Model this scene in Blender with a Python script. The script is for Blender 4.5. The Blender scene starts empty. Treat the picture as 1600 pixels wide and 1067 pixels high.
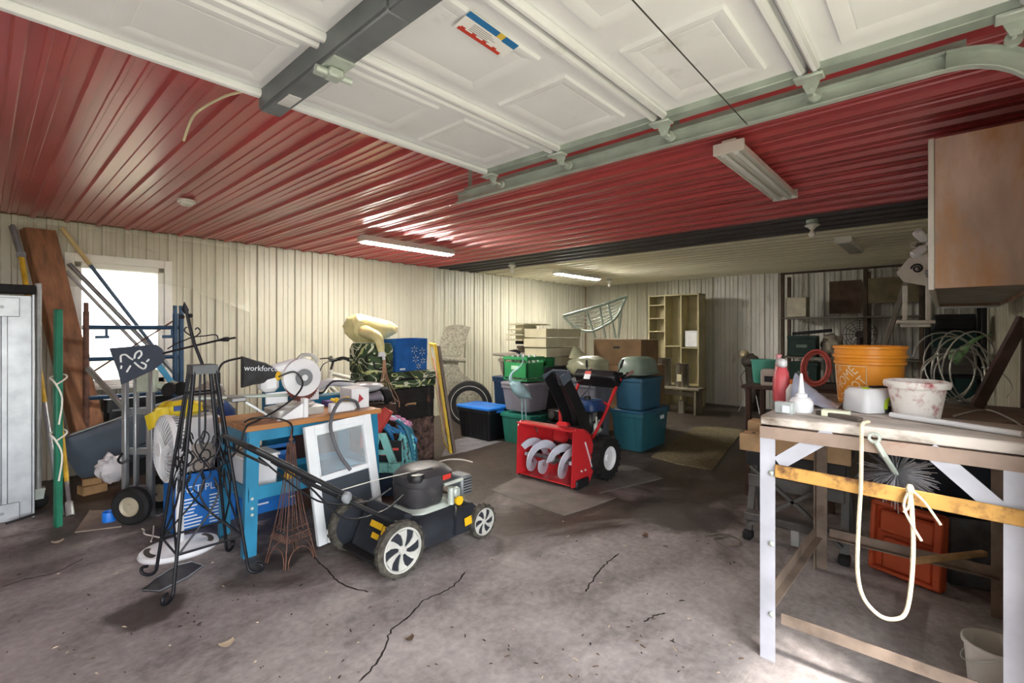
import bpy, bmesh, math, random
from mathutils import Vector, Matrix, Euler, noise
R = math.radians
random.seed(11)
SC = bpy.context.scene
COL = SC.collection
# ---------------------------------------------------------------- camera
CAM_H, FPX, CU, HV, YAW = 1.40, 749.0, 800.0, 518.0, 42.1     # eye height, focal length and horizon measured on the 1600x1067 photo
cam_d = bpy.data.cameras.new('camera'); cam = bpy.data.objects.new('camera', cam_d); COL.objects.link(cam)
cam_d.sensor_width = 36; cam_d.lens = 36*FPX/1600; cam_d.shift_y = -(533.5-HV)/1600; cam_d.clip_start = .03
cam.location = (0, 0, CAM_H); cam.rotation_euler = (R(90), 0, R(YAW-90))
SC.camera = cam
# ---------------------------------------------------------------- light
W = bpy.data.worlds.new('sky'); SC.world = W; W.use_nodes = True
wn = W.node_tree; wn.nodes.clear()
wo = wn.nodes.new('ShaderNodeOutputWorld'); wb = wn.nodes.new('ShaderNodeBackground'); ws = wn.nodes.new('ShaderNodeTexSky')
ws.sky_type = 'HOSEK_WILKIE'; ws.turbidity = 6; ws.ground_albedo = .35; ws.sun_direction = Vector((-.35, -.55, .76)).normalized()
wmix = wn.nodes.new('ShaderNodeMix'); wmix.data_type = 'RGBA'; wmix.inputs[0].default_value = .62; wmix.inputs[7].default_value = (1, 1, 1, 1)
wn.links.new(ws.outputs[0], wmix.inputs[6]); wn.links.new(wmix.outputs[2], wb.inputs[0])
wb.inputs[1].default_value = 3.5
wn.links.new(wb.outputs[0], wo.inputs[0])
sun_d = bpy.data.lights.new('sun', 'SUN'); sun_d.energy = 2.6; sun_d.angle = R(6); sun_d.color = (1, .95, .88)
sun = bpy.data.objects.new('sun', sun_d); COL.objects.link(sun)
sun.rotation_euler = Vector((.30, .42, -.86)).to_track_quat('-Z', 'Y').to_euler()
SC.view_settings.view_transform = 'Standard'; SC.view_settings.look = 'None'
SC.view_settings.exposure = 1.92; SC.view_settings.gamma = 1
# ---------------------------------------------------------------- pixel -> place
def ray(u, v):
    r = (u-CU)/FPX; c, s = math.cos(R(YAW)), math.sin(R(YAW))
    return Vector((s*r + c, -c*r + s, (HV-v)/FPX))
def fl(u, v, z=0.0):
    d = ray(u, v); k = (z-CAM_H)/d.z; return Vector((d.x*k, d.y*k, z))
def onX(u, v, X):
    d = ray(u, v); k = X/d.x; return Vector((X, d.y*k, CAM_H+d.z*k))
def onY(u, v, Y):
    d = ray(u, v); k = Y/d.y; return Vector((d.x*k, Y, CAM_H+d.z*k))
def at(u, v, dep):
    d = ray(u, v)*dep; return Vector((d.x, d.y, CAM_H+d.z))
# ---------------------------------------------------------------- materials
def lin(h):
    h = h.lstrip('#'); o = []
    for i in (0, 2, 4):
        c = int(h[i:i+2], 16)/255; o.append(c/12.92 if c <= .04045 else ((c+.055)/1.055)**2.4)
    return (*o, 1)
MC = {}
def mat(name, hx='#808080', rough=.5, metal=0, var=.10, scale=7, bump=0, bscale=60, dirt=None, trans=0, alpha=1, emit=0, coat=0, stretch=None, spec=.5, dscale=5, ior=1.45):
    if name in MC: return MC[name]
    m = bpy.data.materials.new(name); MC[name] = m; m.use_nodes = True
    nt = m.node_tree; N = nt.nodes; L = nt.links; b = N['Principled BSDF']
    b.inputs['Roughness'].default_value = rough; b.inputs['Metallic'].default_value = metal
    b.inputs['Specular IOR Level'].default_value = spec; b.inputs['IOR'].default_value = ior
    c = lin(hx); b.inputs['Base Color'].default_value = c
    if trans: b.inputs['Transmission Weight'].default_value = trans
    if alpha < 1: b.inputs['Alpha'].default_value = alpha
    if coat: b.inputs['Coat Weight'].default_value = coat
    if emit: b.inputs['Emission Color'].default_value = c; b.inputs['Emission Strength'].default_value = emit
    tc = N.new('ShaderNodeTexCoord'); mp = N.new('ShaderNodeMapping'); L.new(tc.outputs['Object'], mp.inputs[0])
    if stretch: mp.inputs['Scale'].default_value = stretch
    out = None
    if var:
        n = N.new('ShaderNodeTexNoise'); n.inputs['Scale'].default_value = scale; n.inputs['Detail'].default_value = 4; L.new(mp.outputs[0], n.inputs[0])
        r = N.new('ShaderNodeValToRGB'); e = r.color_ramp.elements
        e[0].position = .3; e[1].position = .72
        e[0].color = tuple(x*(1-2.2*var) if 1-2.2*var > 0 else x*.05 for x in c[:3])+(1,); e[1].color = tuple(min(1, x*(1+1.3*var)) for x in c[:3])+(1,)
        L.new(n.outputs[0], r.inputs[0]); out = r.outputs[0]
    if dirt:
        n2 = N.new('ShaderNodeTexNoise'); n2.inputs['Scale'].default_value = dscale; n2.inputs['Detail'].default_value = 7; n2.inputs['Roughness'].default_value = .65; L.new(mp.outputs[0], n2.inputs[0])
        r2 = N.new('ShaderNodeValToRGB'); r2.color_ramp.elements[0].position = 1-dirt[1]-.08; r2.color_ramp.elements[1].position = 1-dirt[1]+.08
        mx = N.new('ShaderNodeMix'); mx.data_type = 'RGBA'; L.new(n2.outputs[0], r2.inputs[0]); L.new(r2.outputs[0], mx.inputs[0])
        if out: L.new(out, mx.inputs[6])
        else: mx.inputs[6].default_value = c
        mx.inputs[7].default_value = lin(dirt[0]); out = mx.outputs[2]
    if out: L.new(out, b.inputs['Base Color'])
    if bump:
        n3 = N.new('ShaderNodeTexNoise'); n3.inputs['Scale'].default_value = bscale; n3.inputs['Detail'].default_value = 3; L.new(mp.outputs[0], n3.inputs[0])
        bp = N.new('ShaderNodeBump'); bp.inputs['Strength'].default_value = bump; bp.inputs['Distance'].default_value = .01; L.new(n3.outputs[0], bp.inputs['Height']); L.new(bp.outputs[0], b.inputs['Normal'])
    return m
# ---------------------------------------------------------------- mesh building
def rot(ax, deg): return Matrix.Rotation(R(deg), 4, ax)
def mv(x, y=0, z=0):
    return Matrix.Translation(Vector((x, y, z)) if not hasattr(x, '__len__') else Vector(x))
def frame(o, x, y):        # matrix with origin o, x axis along x, y axis near y
    x = Vector(x).normalized(); z = x.cross(Vector(y)).normalized(); y = z.cross(x)
    return Matrix(((x.x, y.x, z.x, o[0]), (x.y, y.y, z.y, o[1]), (x.z, y.z, z.z, o[2]), (0, 0, 0, 1)))
class MB:
    def __init__(s, T=None): s.v = []; s.f = []; s.mi = []; s.m = 0; s.T = T or Matrix()
    def add(s, vs, fs):
        o = len(s.v); T = s.T; s.v += [T @ Vector(p) for p in vs]; s.f += [tuple(i+o for i in f) for f in fs]; s.mi += [s.m]*len(fs); return s
    def box(s, c, d, ch=0, M=None):
        x, y, z = d[0]/2, d[1]/2, d[2]/2; c = Vector(c); vs = []; fs = []
        if not ch:
            vs = [Vector((i*x, j*y, k*z)) for i in (-1, 1) for j in (-1, 1) for k in (-1, 1)]
            fs = [(0, 1, 3, 2), (4, 6, 7, 5), (0, 4, 5, 1), (2, 3, 7, 6), (0, 2, 6, 4), (1, 5, 7, 3)]
        else:
            ch = min(ch, x*.95, y*.95, z*.95); I = {}
            for i in (-1, 1):
                for j in (-1, 1):
                    for k in (-1, 1):
                        for a in range(3):
                            p = [i*(x-ch), j*(y-ch), k*(z-ch)]; p[a] += (i, j, k)[a]*ch
                            I[i, j, k, a] = len(vs); vs.append(Vector(p))
            for a in range(3):
                b_, c_ = (a+1) % 3, (a+2) % 3
                def key(sa, sb, sc, ax):
                    t = [0, 0, 0]; t[a] = sa; t[b_] = sb; t[c_] = sc; return I[t[0], t[1], t[2], ax]
                for sg in (-1, 1):
                    q = [key(sg, -1, -1, a), key(sg, 1, -1, a), key(sg, 1, 1, a), key(sg, -1, 1, a)]; fs.append(tuple(q if sg > 0 else q[::-1]))
                for sb in (-1, 1):
                    for sc in (-1, 1):
                        q = [key(-1, sb, sc, b_), key(1, sb, sc, b_), key(1, sb, sc, c_), key(-1, sb, sc, c_)]; fs.append(tuple(q if sb*sc < 0 else q[::-1]))
            for i in (-1, 1):
                for j in (-1, 1):
                    for k in (-1, 1):
                        q = (I[i, j, k, 0], I[i, j, k, 1], I[i, j, k, 2]); fs.append(q if i*j*k > 0 else q[::-1])
        if M: vs = [M @ p for p in vs]
        return s.add([p+c for p in vs], fs)
    def bar(s, p0, p1, w, h, up=(0, 0, 1), ch=0):   # rectangular bar from p0 to p1
        p0, p1 = Vector(p0), Vector(p1); d = p1-p0
        if abs(d.normalized().dot(Vector(up))) > .99: up = (1, 0, 0)
        x = d.normalized(); y = Vector(up).cross(x).normalized(); z = x.cross(y)
        M = Matrix((x, y, z)).transposed().to_4x4()
        return s.box((p0+p1)/2, (d.length, w, h), ch, M)
    def cyl(s, p0, p1, r0, r1=None, n=12, cap=True):
        return s.tube([p0, p1], [r0, r0 if r1 is None else r1], n, cap=cap)
    def tube(s, pts, r, n=8, closed=False, cap=True, flat=1.0):
        pts = [Vector(p) for p in pts]; m = len(pts); rr = r if isinstance(r, (list, tuple)) else [r]*m
        def tan(i):
            a = pts[(i-1) % m] if (closed or i > 0) else pts[i]; b = pts[(i+1) % m] if (closed or i < m-1) else pts[i]
            t = b-a; return t.normalized() if t.length > 1e-9 else Vector((0, 0, 1))
        t0 = tan(0); u = t0.orthogonal().normalized(); vs = []
        if abs(t0.z) < .9: u = Vector((0, 0, 1)).cross(t0).normalized()
        for i in range(m):
            t = tan(i); u = (u-t*u.dot(t)); u = u.normalized() if u.length > 1e-6 else t.orthogonal().normalized(); w = t.cross(u)
            vs += [pts[i]+(u*math.cos(2*math.pi*k/n)+w*math.sin(2*math.pi*k/n)*flat)*rr[i] for k in range(n)]
        fs = []
        for i in range(m if closed else m-1):
            a = i*n; b = ((i+1) % m)*n
            fs += [(a+k, a+(k+1) % n, b+(k+1) % n, b+k) for k in range(n)]
        if cap and not closed: fs += [tuple(range(n))[::-1], tuple((m-1)*n+k for k in range(n))]
        return s.add(vs, fs)
    def lathe(s, prof, n=20, M=None, a0=0, a1=360):
        full = abs(a1-a0) >= 359.9; k = n if full else n+1; vs = []; fs = []
        for (r, z) in prof:
            for i in range(k):
                a = R(a0+(a1-a0)*i/n); vs.append(Vector((r*math.cos(a), r*math.sin(a), z)))
        for j in range(len(prof)-1):
            for i in range(n):
                i2 = (i+1) % k; fs.append((j*k+i, j*k+i2, (j+1)*k+i2, (j+1)*k+i))
        if M: vs = [M @ p for p in vs]
        return s.add(vs, fs)
    def prism(s, poly, z0, z1, M=None):
        n = len(poly); vs = [Vector((x, y, z0)) for x, y in poly]+[Vector((x, y, z1)) for x, y in poly]
        fs = [tuple(range(n))[::-1], tuple(range(n, 2*n))]+[(i, (i+1) % n, n+(i+1) % n, n+i) for i in range(n)]
        if M: vs = [M @ p for p in vs]
        return s.add(vs, fs)
    def loft(s, rings, cap=True, M=None, close=False):
        n = len(rings[0]); vs = [Vector(p) for r in rings for p in r]; m = len(rings); fs = []
        for j in range(m if close else m-1):
            a, b = j*n, ((j+1) % m)*n
            fs += [(a+i, a+(i+1) % n, b+(i+1) % n, b+i) for i in range(n)]
        if cap and not close: fs += [tuple(range(n))[::-1], tuple((m-1)*n+i for i in range(n))]
        if M: vs = [M @ p for p in vs]
        return s.add(vs, fs)
    def grid(s, fn, nu, nv, thick=0):
        P = [[Vector(fn(i/nu, j/nv)) for j in range(nv+1)] for i in range(nu+1)]; k = nv+1
        vs = [p for r in P for p in r]; fs = [(i*k+j, (i+1)*k+j, (i+1)*k+j+1, i*k+j+1) for i in range(nu) for j in range(nv)]
        if thick:
            nn = []
            for i in range(nu+1):
                for j in range(nv+1):
                    a = P[min(i+1, nu)][j]-P[max(i-1, 0)][j]; b = P[i][min(j+1, nv)]-P[i][max(j-1, 0)]; q = a.cross(b); nn.append(q.normalized() if q.length > 1e-9 else Vector((0, 0, 1)))
            o = len(vs); vs = vs+[vs[i]-nn[i]*thick for i in range(o)]; fs = fs+[tuple(i+o for i in f[::-1]) for f in fs]
            e = [i*k for i in range(nu+1)]+[nu*k+j for j in range(1, nv+1)]+[i*k+nv for i in range(nu-1, -1, -1)]+[j for j in range(nv-1, 0, -1)]
            fs += [(e[i], e[i]+o, e[(i+1) % len(e)]+o, e[(i+1) % len(e)]) for i in range(len(e))]
        return s.add(vs, fs)
    def sph(s, c, r, n=14, m=9, nz=0, seed=0, sq=1.0):
        r = (r, r, r) if not hasattr(r, '__len__') else r; c = Vector(c); vs = [c+Vector((0, 0, -r[2]))]; fs = []
        for j in range(1, m):
            t = -math.pi/2+math.pi*j/m
            for i in range(n):
                a = 2*math.pi*i/n; d = Vector((math.cos(t)*math.cos(a), math.cos(t)*math.sin(a), math.sin(t)))
                if sq != 1: d = Vector([math.copysign(abs(q)**sq, q) for q in d])
                k = 1+(nz*noise.noise(d*2.1+Vector((seed, seed*.7, 3)))+nz*.5*noise.noise(d*5+Vector((seed, 1, seed))) if nz else 0)
                vs.append(c+Vector((d.x*r[0]*k, d.y*r[1]*k, d.z*r[2]*k)))
        vs.append(c+Vector((0, 0, r[2]))); top = len(vs)-1
        fs += [(0, 1+(i+1) % n, 1+i) for i in range(n)]+[(top, 1+(m-2)*n+i, 1+(m-2)*n+(i+1) % n) for i in range(n)]
        for j in range(m-2):
            a = 1+j*n; b = a+n; fs += [(a+i, a+(i+1) % n, b+(i+1) % n, b+i) for i in range(n)]
        return s.add(vs, fs)
    def text(s, txt, size, M, depth=.0006, sx=1.0):
        c = bpy.data.curves.new('t', 'FONT'); c.body = txt; c.size = size; c.extrude = depth; c.align_x = 'CENTER'; c.align_y = 'CENTER'; c.resolution_u = 2
        o = bpy.data.objects.new('t', c); COL.objects.link(o); dg = bpy.context.evaluated_depsgraph_get(); me = bpy.data.meshes.new_from_object(o.evaluated_get(dg))
        s.add([M @ Vector((v.co.x*sx, v.co.y, v.co.z)) for v in me.vertices], [tuple(p.vertices) for p in me.polygons])
        bpy.data.objects.remove(o); bpy.data.curves.remove(c); bpy.data.meshes.remove(me); return s
    def mesh(s, name, mats, smooth=40):
        me = bpy.data.meshes.new(name); me.from_pydata([tuple(p) for p in s.v], [], s.f)
        mats = mats if isinstance(mats, (list, tuple)) else [mats]
        for m in mats: me.materials.append(m)
        if len(mats) > 1: me.polygons.foreach_set('material_index', s.mi)
        if smooth: me.polygons.foreach_set('use_smooth', [True]*len(me.polygons)); me.set_sharp_from_angle(angle=R(smooth))
        me.update(); return me
    def build(s, name, mats, parent=None, smooth=40, M=None):
        return link(name, s.mesh(name, mats, smooth), parent, M)
def link(name, me, parent=None, M=None):
    o = bpy.data.objects.new(name, me); COL.objects.link(o)
    if parent: o.parent = parent
    if M: o.matrix_basis = M
    return o
def tag(o, label, cat, group=None, kind=None):
    o['label'] = label; o['category'] = cat
    if group: o['group'] = group
    if kind: o['kind'] = kind
    return o
def thing(name, label, cat, loc=(0, 0, 0), rz=0, group=None, M=None):
    o = bpy.data.objects.new(name, None); COL.objects.link(o); o.empty_display_size = .1
    if M: o.matrix_world = M
    else: o.location = loc; o.rotation_euler = (0, 0, R(rz))
    return tag(o, label, cat, group)
def struct(name, mb, m, label=None, smooth=40):
    o = mb.build(name, m, None, smooth); o['kind'] = 'structure'
    if label: o['label'] = label
    return o
def dup(root, loc, rz=0, label=None, group=None):
    r = root.copy(); COL.objects.link(r); r.location = loc; r.rotation_euler = (0, 0, R(rz))
    if label: r['label'] = label
    if group: r['group'] = group
    for ch in list(root.children):
        c = ch.copy(); COL.objects.link(c); c.parent = r
        for g in list(ch.children):
            d = g.copy(); COL.objects.link(d); d.parent = c
    return r
def arc(c, r, a0, a1, n, M=None):
    p = [Vector((r*math.cos(R(a0+(a1-a0)*i/n)), r*math.sin(R(a0+(a1-a0)*i/n)), 0)) for i in range(n+1)]
    return [(M @ q if M else q)+Vector(c) for q in p]
def rrect(w, d, r, z, n=4, c=(0, 0)):
    o = []
    for sx, sy, a in ((1, 1, 0), (-1, 1, 90), (-1, -1, 180), (1, -1, 270)):
        for i in range(n+1):
            t = R(a+90*i/n); o.append((c[0]+sx*(w/2-r)+r*math.cos(t), c[1]+sy*(d/2-r)+r*math.sin(t), z))
    return o
def smoothpath(pts, k=6):          # Catmull-Rom through the points
    P = [Vector(p) for p in pts]; out = []
    for i in range(len(P)-1):
        a, b, c, d = P[max(i-1, 0)], P[i], P[i+1], P[min(i+2, len(P)-1)]
        for j in range(k):
            t = j/k; out.append(.5*((2*b)+(c-a)*t+(2*a-5*b+4*c-d)*t*t+(3*b-a-3*c+d)*t**3))
    return out+[P[-1]]
# ---------------------------------------------------------------- the room
X0, X1, Y0, Y1, H = -3.6, 9.5, -.35, 6.25, 2.44
DX0, DX1, DH = -.47, 1.98, 2.15                   # the open garage doorway the photo is taken from
m_red = mat('red painted sheet metal', '#c25254', .28, 0, .10, 3, dirt=('#a0564c', .36), dscale=2.2, bump=.06, bscale=9)
m_red.node_tree.nodes['Principled BSDF'].inputs['Coat Weight'].default_value = .4; m_red.node_tree.nodes['Principled BSDF'].inputs['Coat Roughness'].default_value = .28
m_dark = mat('charcoal sheet metal', '#4a4648', .45, 0, .1, 3)
m_cream = mat('cream sheet metal', '#e6e0c8', .42, 0, .06, 3, dirt=('#c2ba9e', .32))
m_wall = mat('off white sheet metal', '#c6c3b0', .38, 0, .05, 2, dirt=('#a09b84', .34), dscale=3, stretch=(1, 1, .35))
m_wallb = mat('weathered white sheet metal', '#e8e6de', .5, 0, .06, 3, dirt=('#b9b4a6', .36), dscale=4, stretch=(1, 1, .25))
m_ply = mat('raw plywood', '#8a7355', .75, 0, .2, 5)
def floor_material():
    m = bpy.data.materials.new('dirty concrete'); m.use_nodes = True; N = m.node_tree.nodes; L = m.node_tree.links; b = N['Principled BSDF']
    tc = N.new('ShaderNodeTexCoord')
    def nz(sc, det, ro=.6, dist=0):
        n = N.new('ShaderNodeTexNoise'); n.inputs['Scale'].default_value = sc; n.inputs['Detail'].default_value = det; n.inputs['Roughness'].default_value = ro; n.inputs['Distortion'].default_value = dist; L.new(tc.outputs['Object'], n.inputs[0]); return n
    def ramp(src, p0, c0, p1, c1):
        r = N.new('ShaderNodeValToRGB'); e = r.color_ramp.elements; e[0].position = p0; e[1].position = p1; e[0].color = c0; e[1].color = c1; L.new(src, r.inputs[0]); return r.outputs[0]
    def mix(f, a, bb):
        x = N.new('ShaderNodeMix'); x.data_type = 'RGBA'
        if isinstance(f, float): x.inputs[0].default_value = f
        else: L.new(f, x.inputs[0])
        for s, i in ((a, 6), (bb, 7)):
            if isinstance(s, tuple): x.inputs[i].default_value = s
            else: L.new(s, x.inputs[i])
        return x.outputs[2]
    base = ramp(nz(2.6, 8, .62, .4).outputs[0], .34, lin('#726c6c'), .68, lin('#aba5a5'))
    fine = ramp(nz(26, 6).outputs[0], .35, lin('#625854'), .7, lin('#b4aaa6'))
    c = mix(.32, base, fine)
    # oil and dirt trodden in: thickening deeper in, which also paints in the fading daylight
    st = nz(1.1, 7, .6, .9); sx = N.new('ShaderNodeSeparateXYZ'); L.new(tc.outputs['Object'], sx.inputs[0])
    ad = N.new('ShaderNodeMath'); ad.operation = 'ADD'; L.new(sx.outputs[0], ad.inputs[0]); L.new(sx.outputs[1], ad.inputs[1])
    mr = N.new('ShaderNodeMapRange'); mr.inputs[1].default_value = 3.3; mr.inputs[2].default_value = 6.6; mr.inputs[3].default_value = -.10; mr.inputs[4].default_value = .30; L.new(ad.outputs[0], mr.inputs[0])
    a2 = N.new('ShaderNodeMath'); a2.operation = 'ADD'; L.new(st.outputs[0], a2.inputs[0]); L.new(mr.outputs[0], a2.inputs[1])
    c = mix(ramp(a2.outputs[0], .50, (0, 0, 0, 1), .68, (1, 1, 1, 1)), c, mix(nz(9, 6).outputs[0], lin('#2c2420'), lin('#52463d')))
    # oil and water stains with their own shapes
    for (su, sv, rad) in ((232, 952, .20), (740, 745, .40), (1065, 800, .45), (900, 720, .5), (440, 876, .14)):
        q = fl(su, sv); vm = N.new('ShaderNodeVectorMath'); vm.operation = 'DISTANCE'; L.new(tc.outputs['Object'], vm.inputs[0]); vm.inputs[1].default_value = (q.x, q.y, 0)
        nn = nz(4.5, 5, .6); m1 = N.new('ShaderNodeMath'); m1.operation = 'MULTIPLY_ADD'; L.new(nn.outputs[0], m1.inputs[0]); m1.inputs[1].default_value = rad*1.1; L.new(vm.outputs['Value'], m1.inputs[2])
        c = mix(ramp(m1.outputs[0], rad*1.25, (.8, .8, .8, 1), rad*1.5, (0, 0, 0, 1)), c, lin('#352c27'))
    # pale straw-like scratches where the traffic is
    mp = N.new('ShaderNodeMapping'); mp.inputs[2].default_value = (0, 0, R(25)); mp.inputs[3].default_value = (3, 26, 1); L.new(tc.outputs['Object'], mp.inputs[0]); sn = N.new('ShaderNodeTexNoise'); sn.inputs['Scale'].default_value = 1.6; sn.inputs['Detail'].default_value = 5; sn.inputs['Distortion'].default_value = 1.4; L.new(mp.outputs[0], sn.inputs[0])
    gt = N.new('ShaderNodeMapRange'); gt.inputs[1].default_value = 1.6; gt.inputs[2].default_value = 3.4; gt.inputs[3].default_value = .55; gt.inputs[4].default_value = 0; L.new(ad.outputs[0], gt.inputs[0])
    mm = N.new('ShaderNodeMath'); mm.operation = 'MULTIPLY'; L.new(ramp(sn.outputs[0], .60, (0, 0, 0, 1), .70, (1, 1, 1, 1)), mm.inputs[0]); L.new(gt.outputs[0], mm.inputs[1])
    c = mix(mm.outputs[0], c, lin('#cdbfb2'))
    L.new(c, b.inputs['Base Color'])
    L.new(ramp(a2.outputs[0], .5, (.78, .78, .78, 1), .75, (.5, .5, .5, 1)), b.inputs['Roughness'])
    bp = N.new('ShaderNodeBump'); bp.inputs['Strength'].default_value = .45; bp.inputs['Distance'].default_value = .012; L.new(nz(11, 9, .65).outputs[0], bp.inputs['Height']); L.new(bp.outputs[0], b.inputs['Normal'])
    return m
struct('floor', MB().box(((X0+X1)/2, (Y0+Y1)/2, -.06), (X1-X0+.3, Y1-Y0+.3, .12)), floor_material(), 'dirty cracked brown concrete garage floor')
m_crk = mat('crack shadow', '#1e1815', .95, var=0)
for ck in (((486, 866), (500, 880), (512, 890), (522, 903), (545, 917), (578, 925)), ((727, 893), (712, 912), (690, 926), (662, 938), (640, 962), (612, 984), (603, 1008), (588, 1036), (560, 1066)), ((968, 864), (950, 878), (938, 890), (922, 912), (915, 925)), ((0, 918), (40, 905), (90, 893), (130, 872)), ((1040, 958), (1022, 962), (1006, 972))):
    cp = [fl(u, v, .0008) for u, v in ck]; cp = smoothpath(cp, 5); mb = MB(); n_ = len(cp)
    w_ = [.0025+.005*abs(noise.noise(Vector((i*.7, cp[0].x, 3))))+.001 for i in range(n_)]; w_[0] = w_[-1] = .0006
    sd = [((cp[min(i+1, n_-1)]-cp[max(i-1, 0)]).cross(Vector((0, 0, 1)))).normalized() for i in range(n_)]
    jt = [Vector((noise.noise(Vector((i*.9, 1, 0)))*.012, noise.noise(Vector((i*.9, 7, 0)))*.012, 0)) for i in range(n_)]
    mb.add([cp[i]+jt[i]+sd[i]*w_[i] for i in range(n_)]+[cp[i]+jt[i]-sd[i]*w_[i] for i in range(n_)], [(i, i+1, n_+i+1, n_+i) for i in range(n_-1)])
    mb.build('crack', m_crk, bpy.data.objects['floor'], 0)
g = mat('gravel and grass', '#7d7a64', .9, 0, .25, 1.5, bump=.5)
struct('ground', MB().box((2, 2, -.14), (80, 80, .04)), g, 'pale gravel and grass ground outside')
struct('ceiling', MB().box(((X0+X1)/2, (Y0+Y1)/2, H+.07), (X1-X0+.3, Y1-Y0+.3, .08)), m_ply, 'ribbed sheet metal ceiling, red near the door and cream beyond')
SW = .914
def sheet_mesh(name, m, rib=.024, minor=.007):
    pts = []; p = SW/4
    for k in range(4):
        o = k*p
        pts += [(o, 0), (o+.034, 0), (o+.042, rib), (o+.072, rib), (o+.080, 0), (o+.118, 0), (o+.123, minor), (o+.138, minor), (o+.143, 0), (o+.178, 0), (o+.183, minor), (o+.198, minor), (o+.203, 0)]
    pts.append((SW, 0)); mb = MB(); n = len(pts)
    mb.add([(x, 0, z) for x, z in pts]+[(x, 1, z) for x, z in pts], [(i, i+1, n+i+1, n+i) for i in range(n-1)])
    return mb.mesh(name, m, 30)
s_red, s_dark, s_cream = (sheet_mesh('ceiling_sheet', m) for m in (m_red, m_dark, m_cream))
s_wall, s_wallb = sheet_mesh('wall_sheet', m_wall), sheet_mesh('wall_sheet', m_wallb)
def csheet(me, x, y0, y1, dz=0):          # ribs hang down
    o = link('ceiling_sheet', me, bpy.data.objects['ceiling'], Matrix(((1, 0, 0, x), (0, y1-y0, 0, y0), (0, 0, -1, H+.028-dz), (0, 0, 0, 1)))); return o
laps = [2.6, 3.4, 2.2, 3.0, 2.7, 2.4, 2.9, 2.3, 1.17, 1.84]
for i in range(10):
    x = 5.06-SW*(10-i); lp = laps[i]
    csheet(s_red, x, Y0, lp+.03, .004); csheet(s_red, x, lp, Y1, 0)
csheet(s_dark, 5.06, Y0, Y1)
for i in range(4): csheet(s_cream, 5.06+SW*(1+i), Y0, Y1)
def wall(name, label, box_c, box_s): return struct(name, MB().box(box_c, box_s), m_ply, label)
# wall opposite the doorway, with the window
WX0, WX1, WZ0, WZ1 = .60, 1.32, .86, 2.08
wl = MB()
for (a, b, z0, z1) in ((X0, WX0, 0, H+.1), (WX1, X1, 0, H+.1), (WX0, WX1, 0, WZ0), (WX0, WX1, WZ1, H+.1)): wl.box(((a+b)/2, Y1+.08, (z0+z1)/2), (b-a, .1, z1-z0))
wall_l = struct('wall_left', wl, m_ply, 'cream ribbed metal wall with a bright window')
def wsheet(parent, me, x0, x1, z0, z1, axis, const):
    w = (x1-x0)/SW
    if axis == 'Y+': M = Matrix(((w, 0, 0, x0), (0, 0, -1, const), (0, z1-z0, 0, z0), (0, 0, 0, 1)))       # faces -Y
    if axis == 'X+': M = Matrix(((0, 0, -1, const), (w, 0, 0, x0), (0, z1-z0, 0, z0), (0, 0, 0, 1)))       # faces -X
    if axis == 'Y-': M = Matrix(((w, 0, 0, x0), (0, 0, 1, const), (0, z1-z0, 0, z0), (0, 0, 0, 1)))        # faces +Y
    if axis == 'X-': M = Matrix(((0, 0, 1, const), (w, 0, 0, x0), (0, z1-z0, 0, z0), (0, 0, 0, 1)))
    return link('wall_sheet', me, parent, M)
xs = WX0
while xs > X0+.01: a = max(xs-SW, X0); wsheet(wall_l, s_wall, a, xs, 0, H+.02, 'Y+', Y1+.028); xs = a
xs = WX1
while xs < X1-.01: b = min(xs+SW, X1); wsheet(wall_l, s_wall, xs, b, 0, H+.02, 'Y+', Y1+.028); xs = b
wsheet(wall_l, s_wall, WX0, WX1, 0, WZ0, 'Y+', Y1+.028); wsheet(wall_l, s_wall, WX0, WX1, WZ1, H+.02, 'Y+', Y1+.028)
wall_b = wall('wall_back', 'weathered white ribbed metal wall at the far end', (X1+.08, (Y0+Y1)/2, (H+.1)/2), (.1, Y1-Y0+.3, H+.1))
ys = Y0
while ys < Y1-.01: b = min(ys+SW, Y1); wsheet(wall_b, s_wallb if b < 3.9 else s_wall, ys, b, 0, H+.02, 'X+', X1+.028); ys = b
SX0, SX1 = -3.3, -.86                                  # unseen second doorway, added open to let in more daylight
wr = MB()
for (a, b, z0, z1) in ((X0-.1, SX0, 0, H+.1), (SX1, DX0, 0, H+.1), (DX1+.02, X1+.1, 0, H+.1), (DX0, DX1+.02, DH, H+.1), (SX0, SX1, DH, H+.1)): wr.box(((a+b)/2, Y0-.08, (z0+z1)/2), (b-a, .1, z1-z0))
wall_r = struct('wall_right', wr, m_ply, 'white ribbed metal wall behind the workbench')
xs = DX1+.16
while xs < X1-.01: b = min(xs+SW, X1); wsheet(wall_r, s_wall, xs, b, 0, H+.02, 'Y-', Y0-.028); xs = b
wall_n = wall('wall_near', 'ribbed metal side wall beside the photographer', (X0-.08, (Y0+Y1)/2, (H+.1)/2), (.1, Y1-Y0+.3, H+.1))
ys = Y0
while ys < Y1-.01: b = min(ys+SW, Y1); wsheet(wall_n, s_wall, ys, b, 0, H+.02, 'X-', X0-.028); ys = b
m_white = mat('white paint', '#ecebe4', .45, 0, .05, 4)
m_jamb = mat('white painted wood', '#dddbd2', .55, 0, .08, 5, dirt=('#a89f8e', .3))
jb = MB()
for x in (DX0-.03, DX1+.05, SX0+.03, SX1-.03): jb.box((x, Y0-.05, DH/2), (.1 if x > 0 else .06, .2, DH))
for a, b in ((DX0, DX1), (SX0, SX1)): jb.box(((a+b)/2, Y0-.05, DH+.02), (b-a, .2, .06))
struct('trim_1', jb, m_jamb, 'white painted jamb boards of the garage doorway and an added unseen one')
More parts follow.
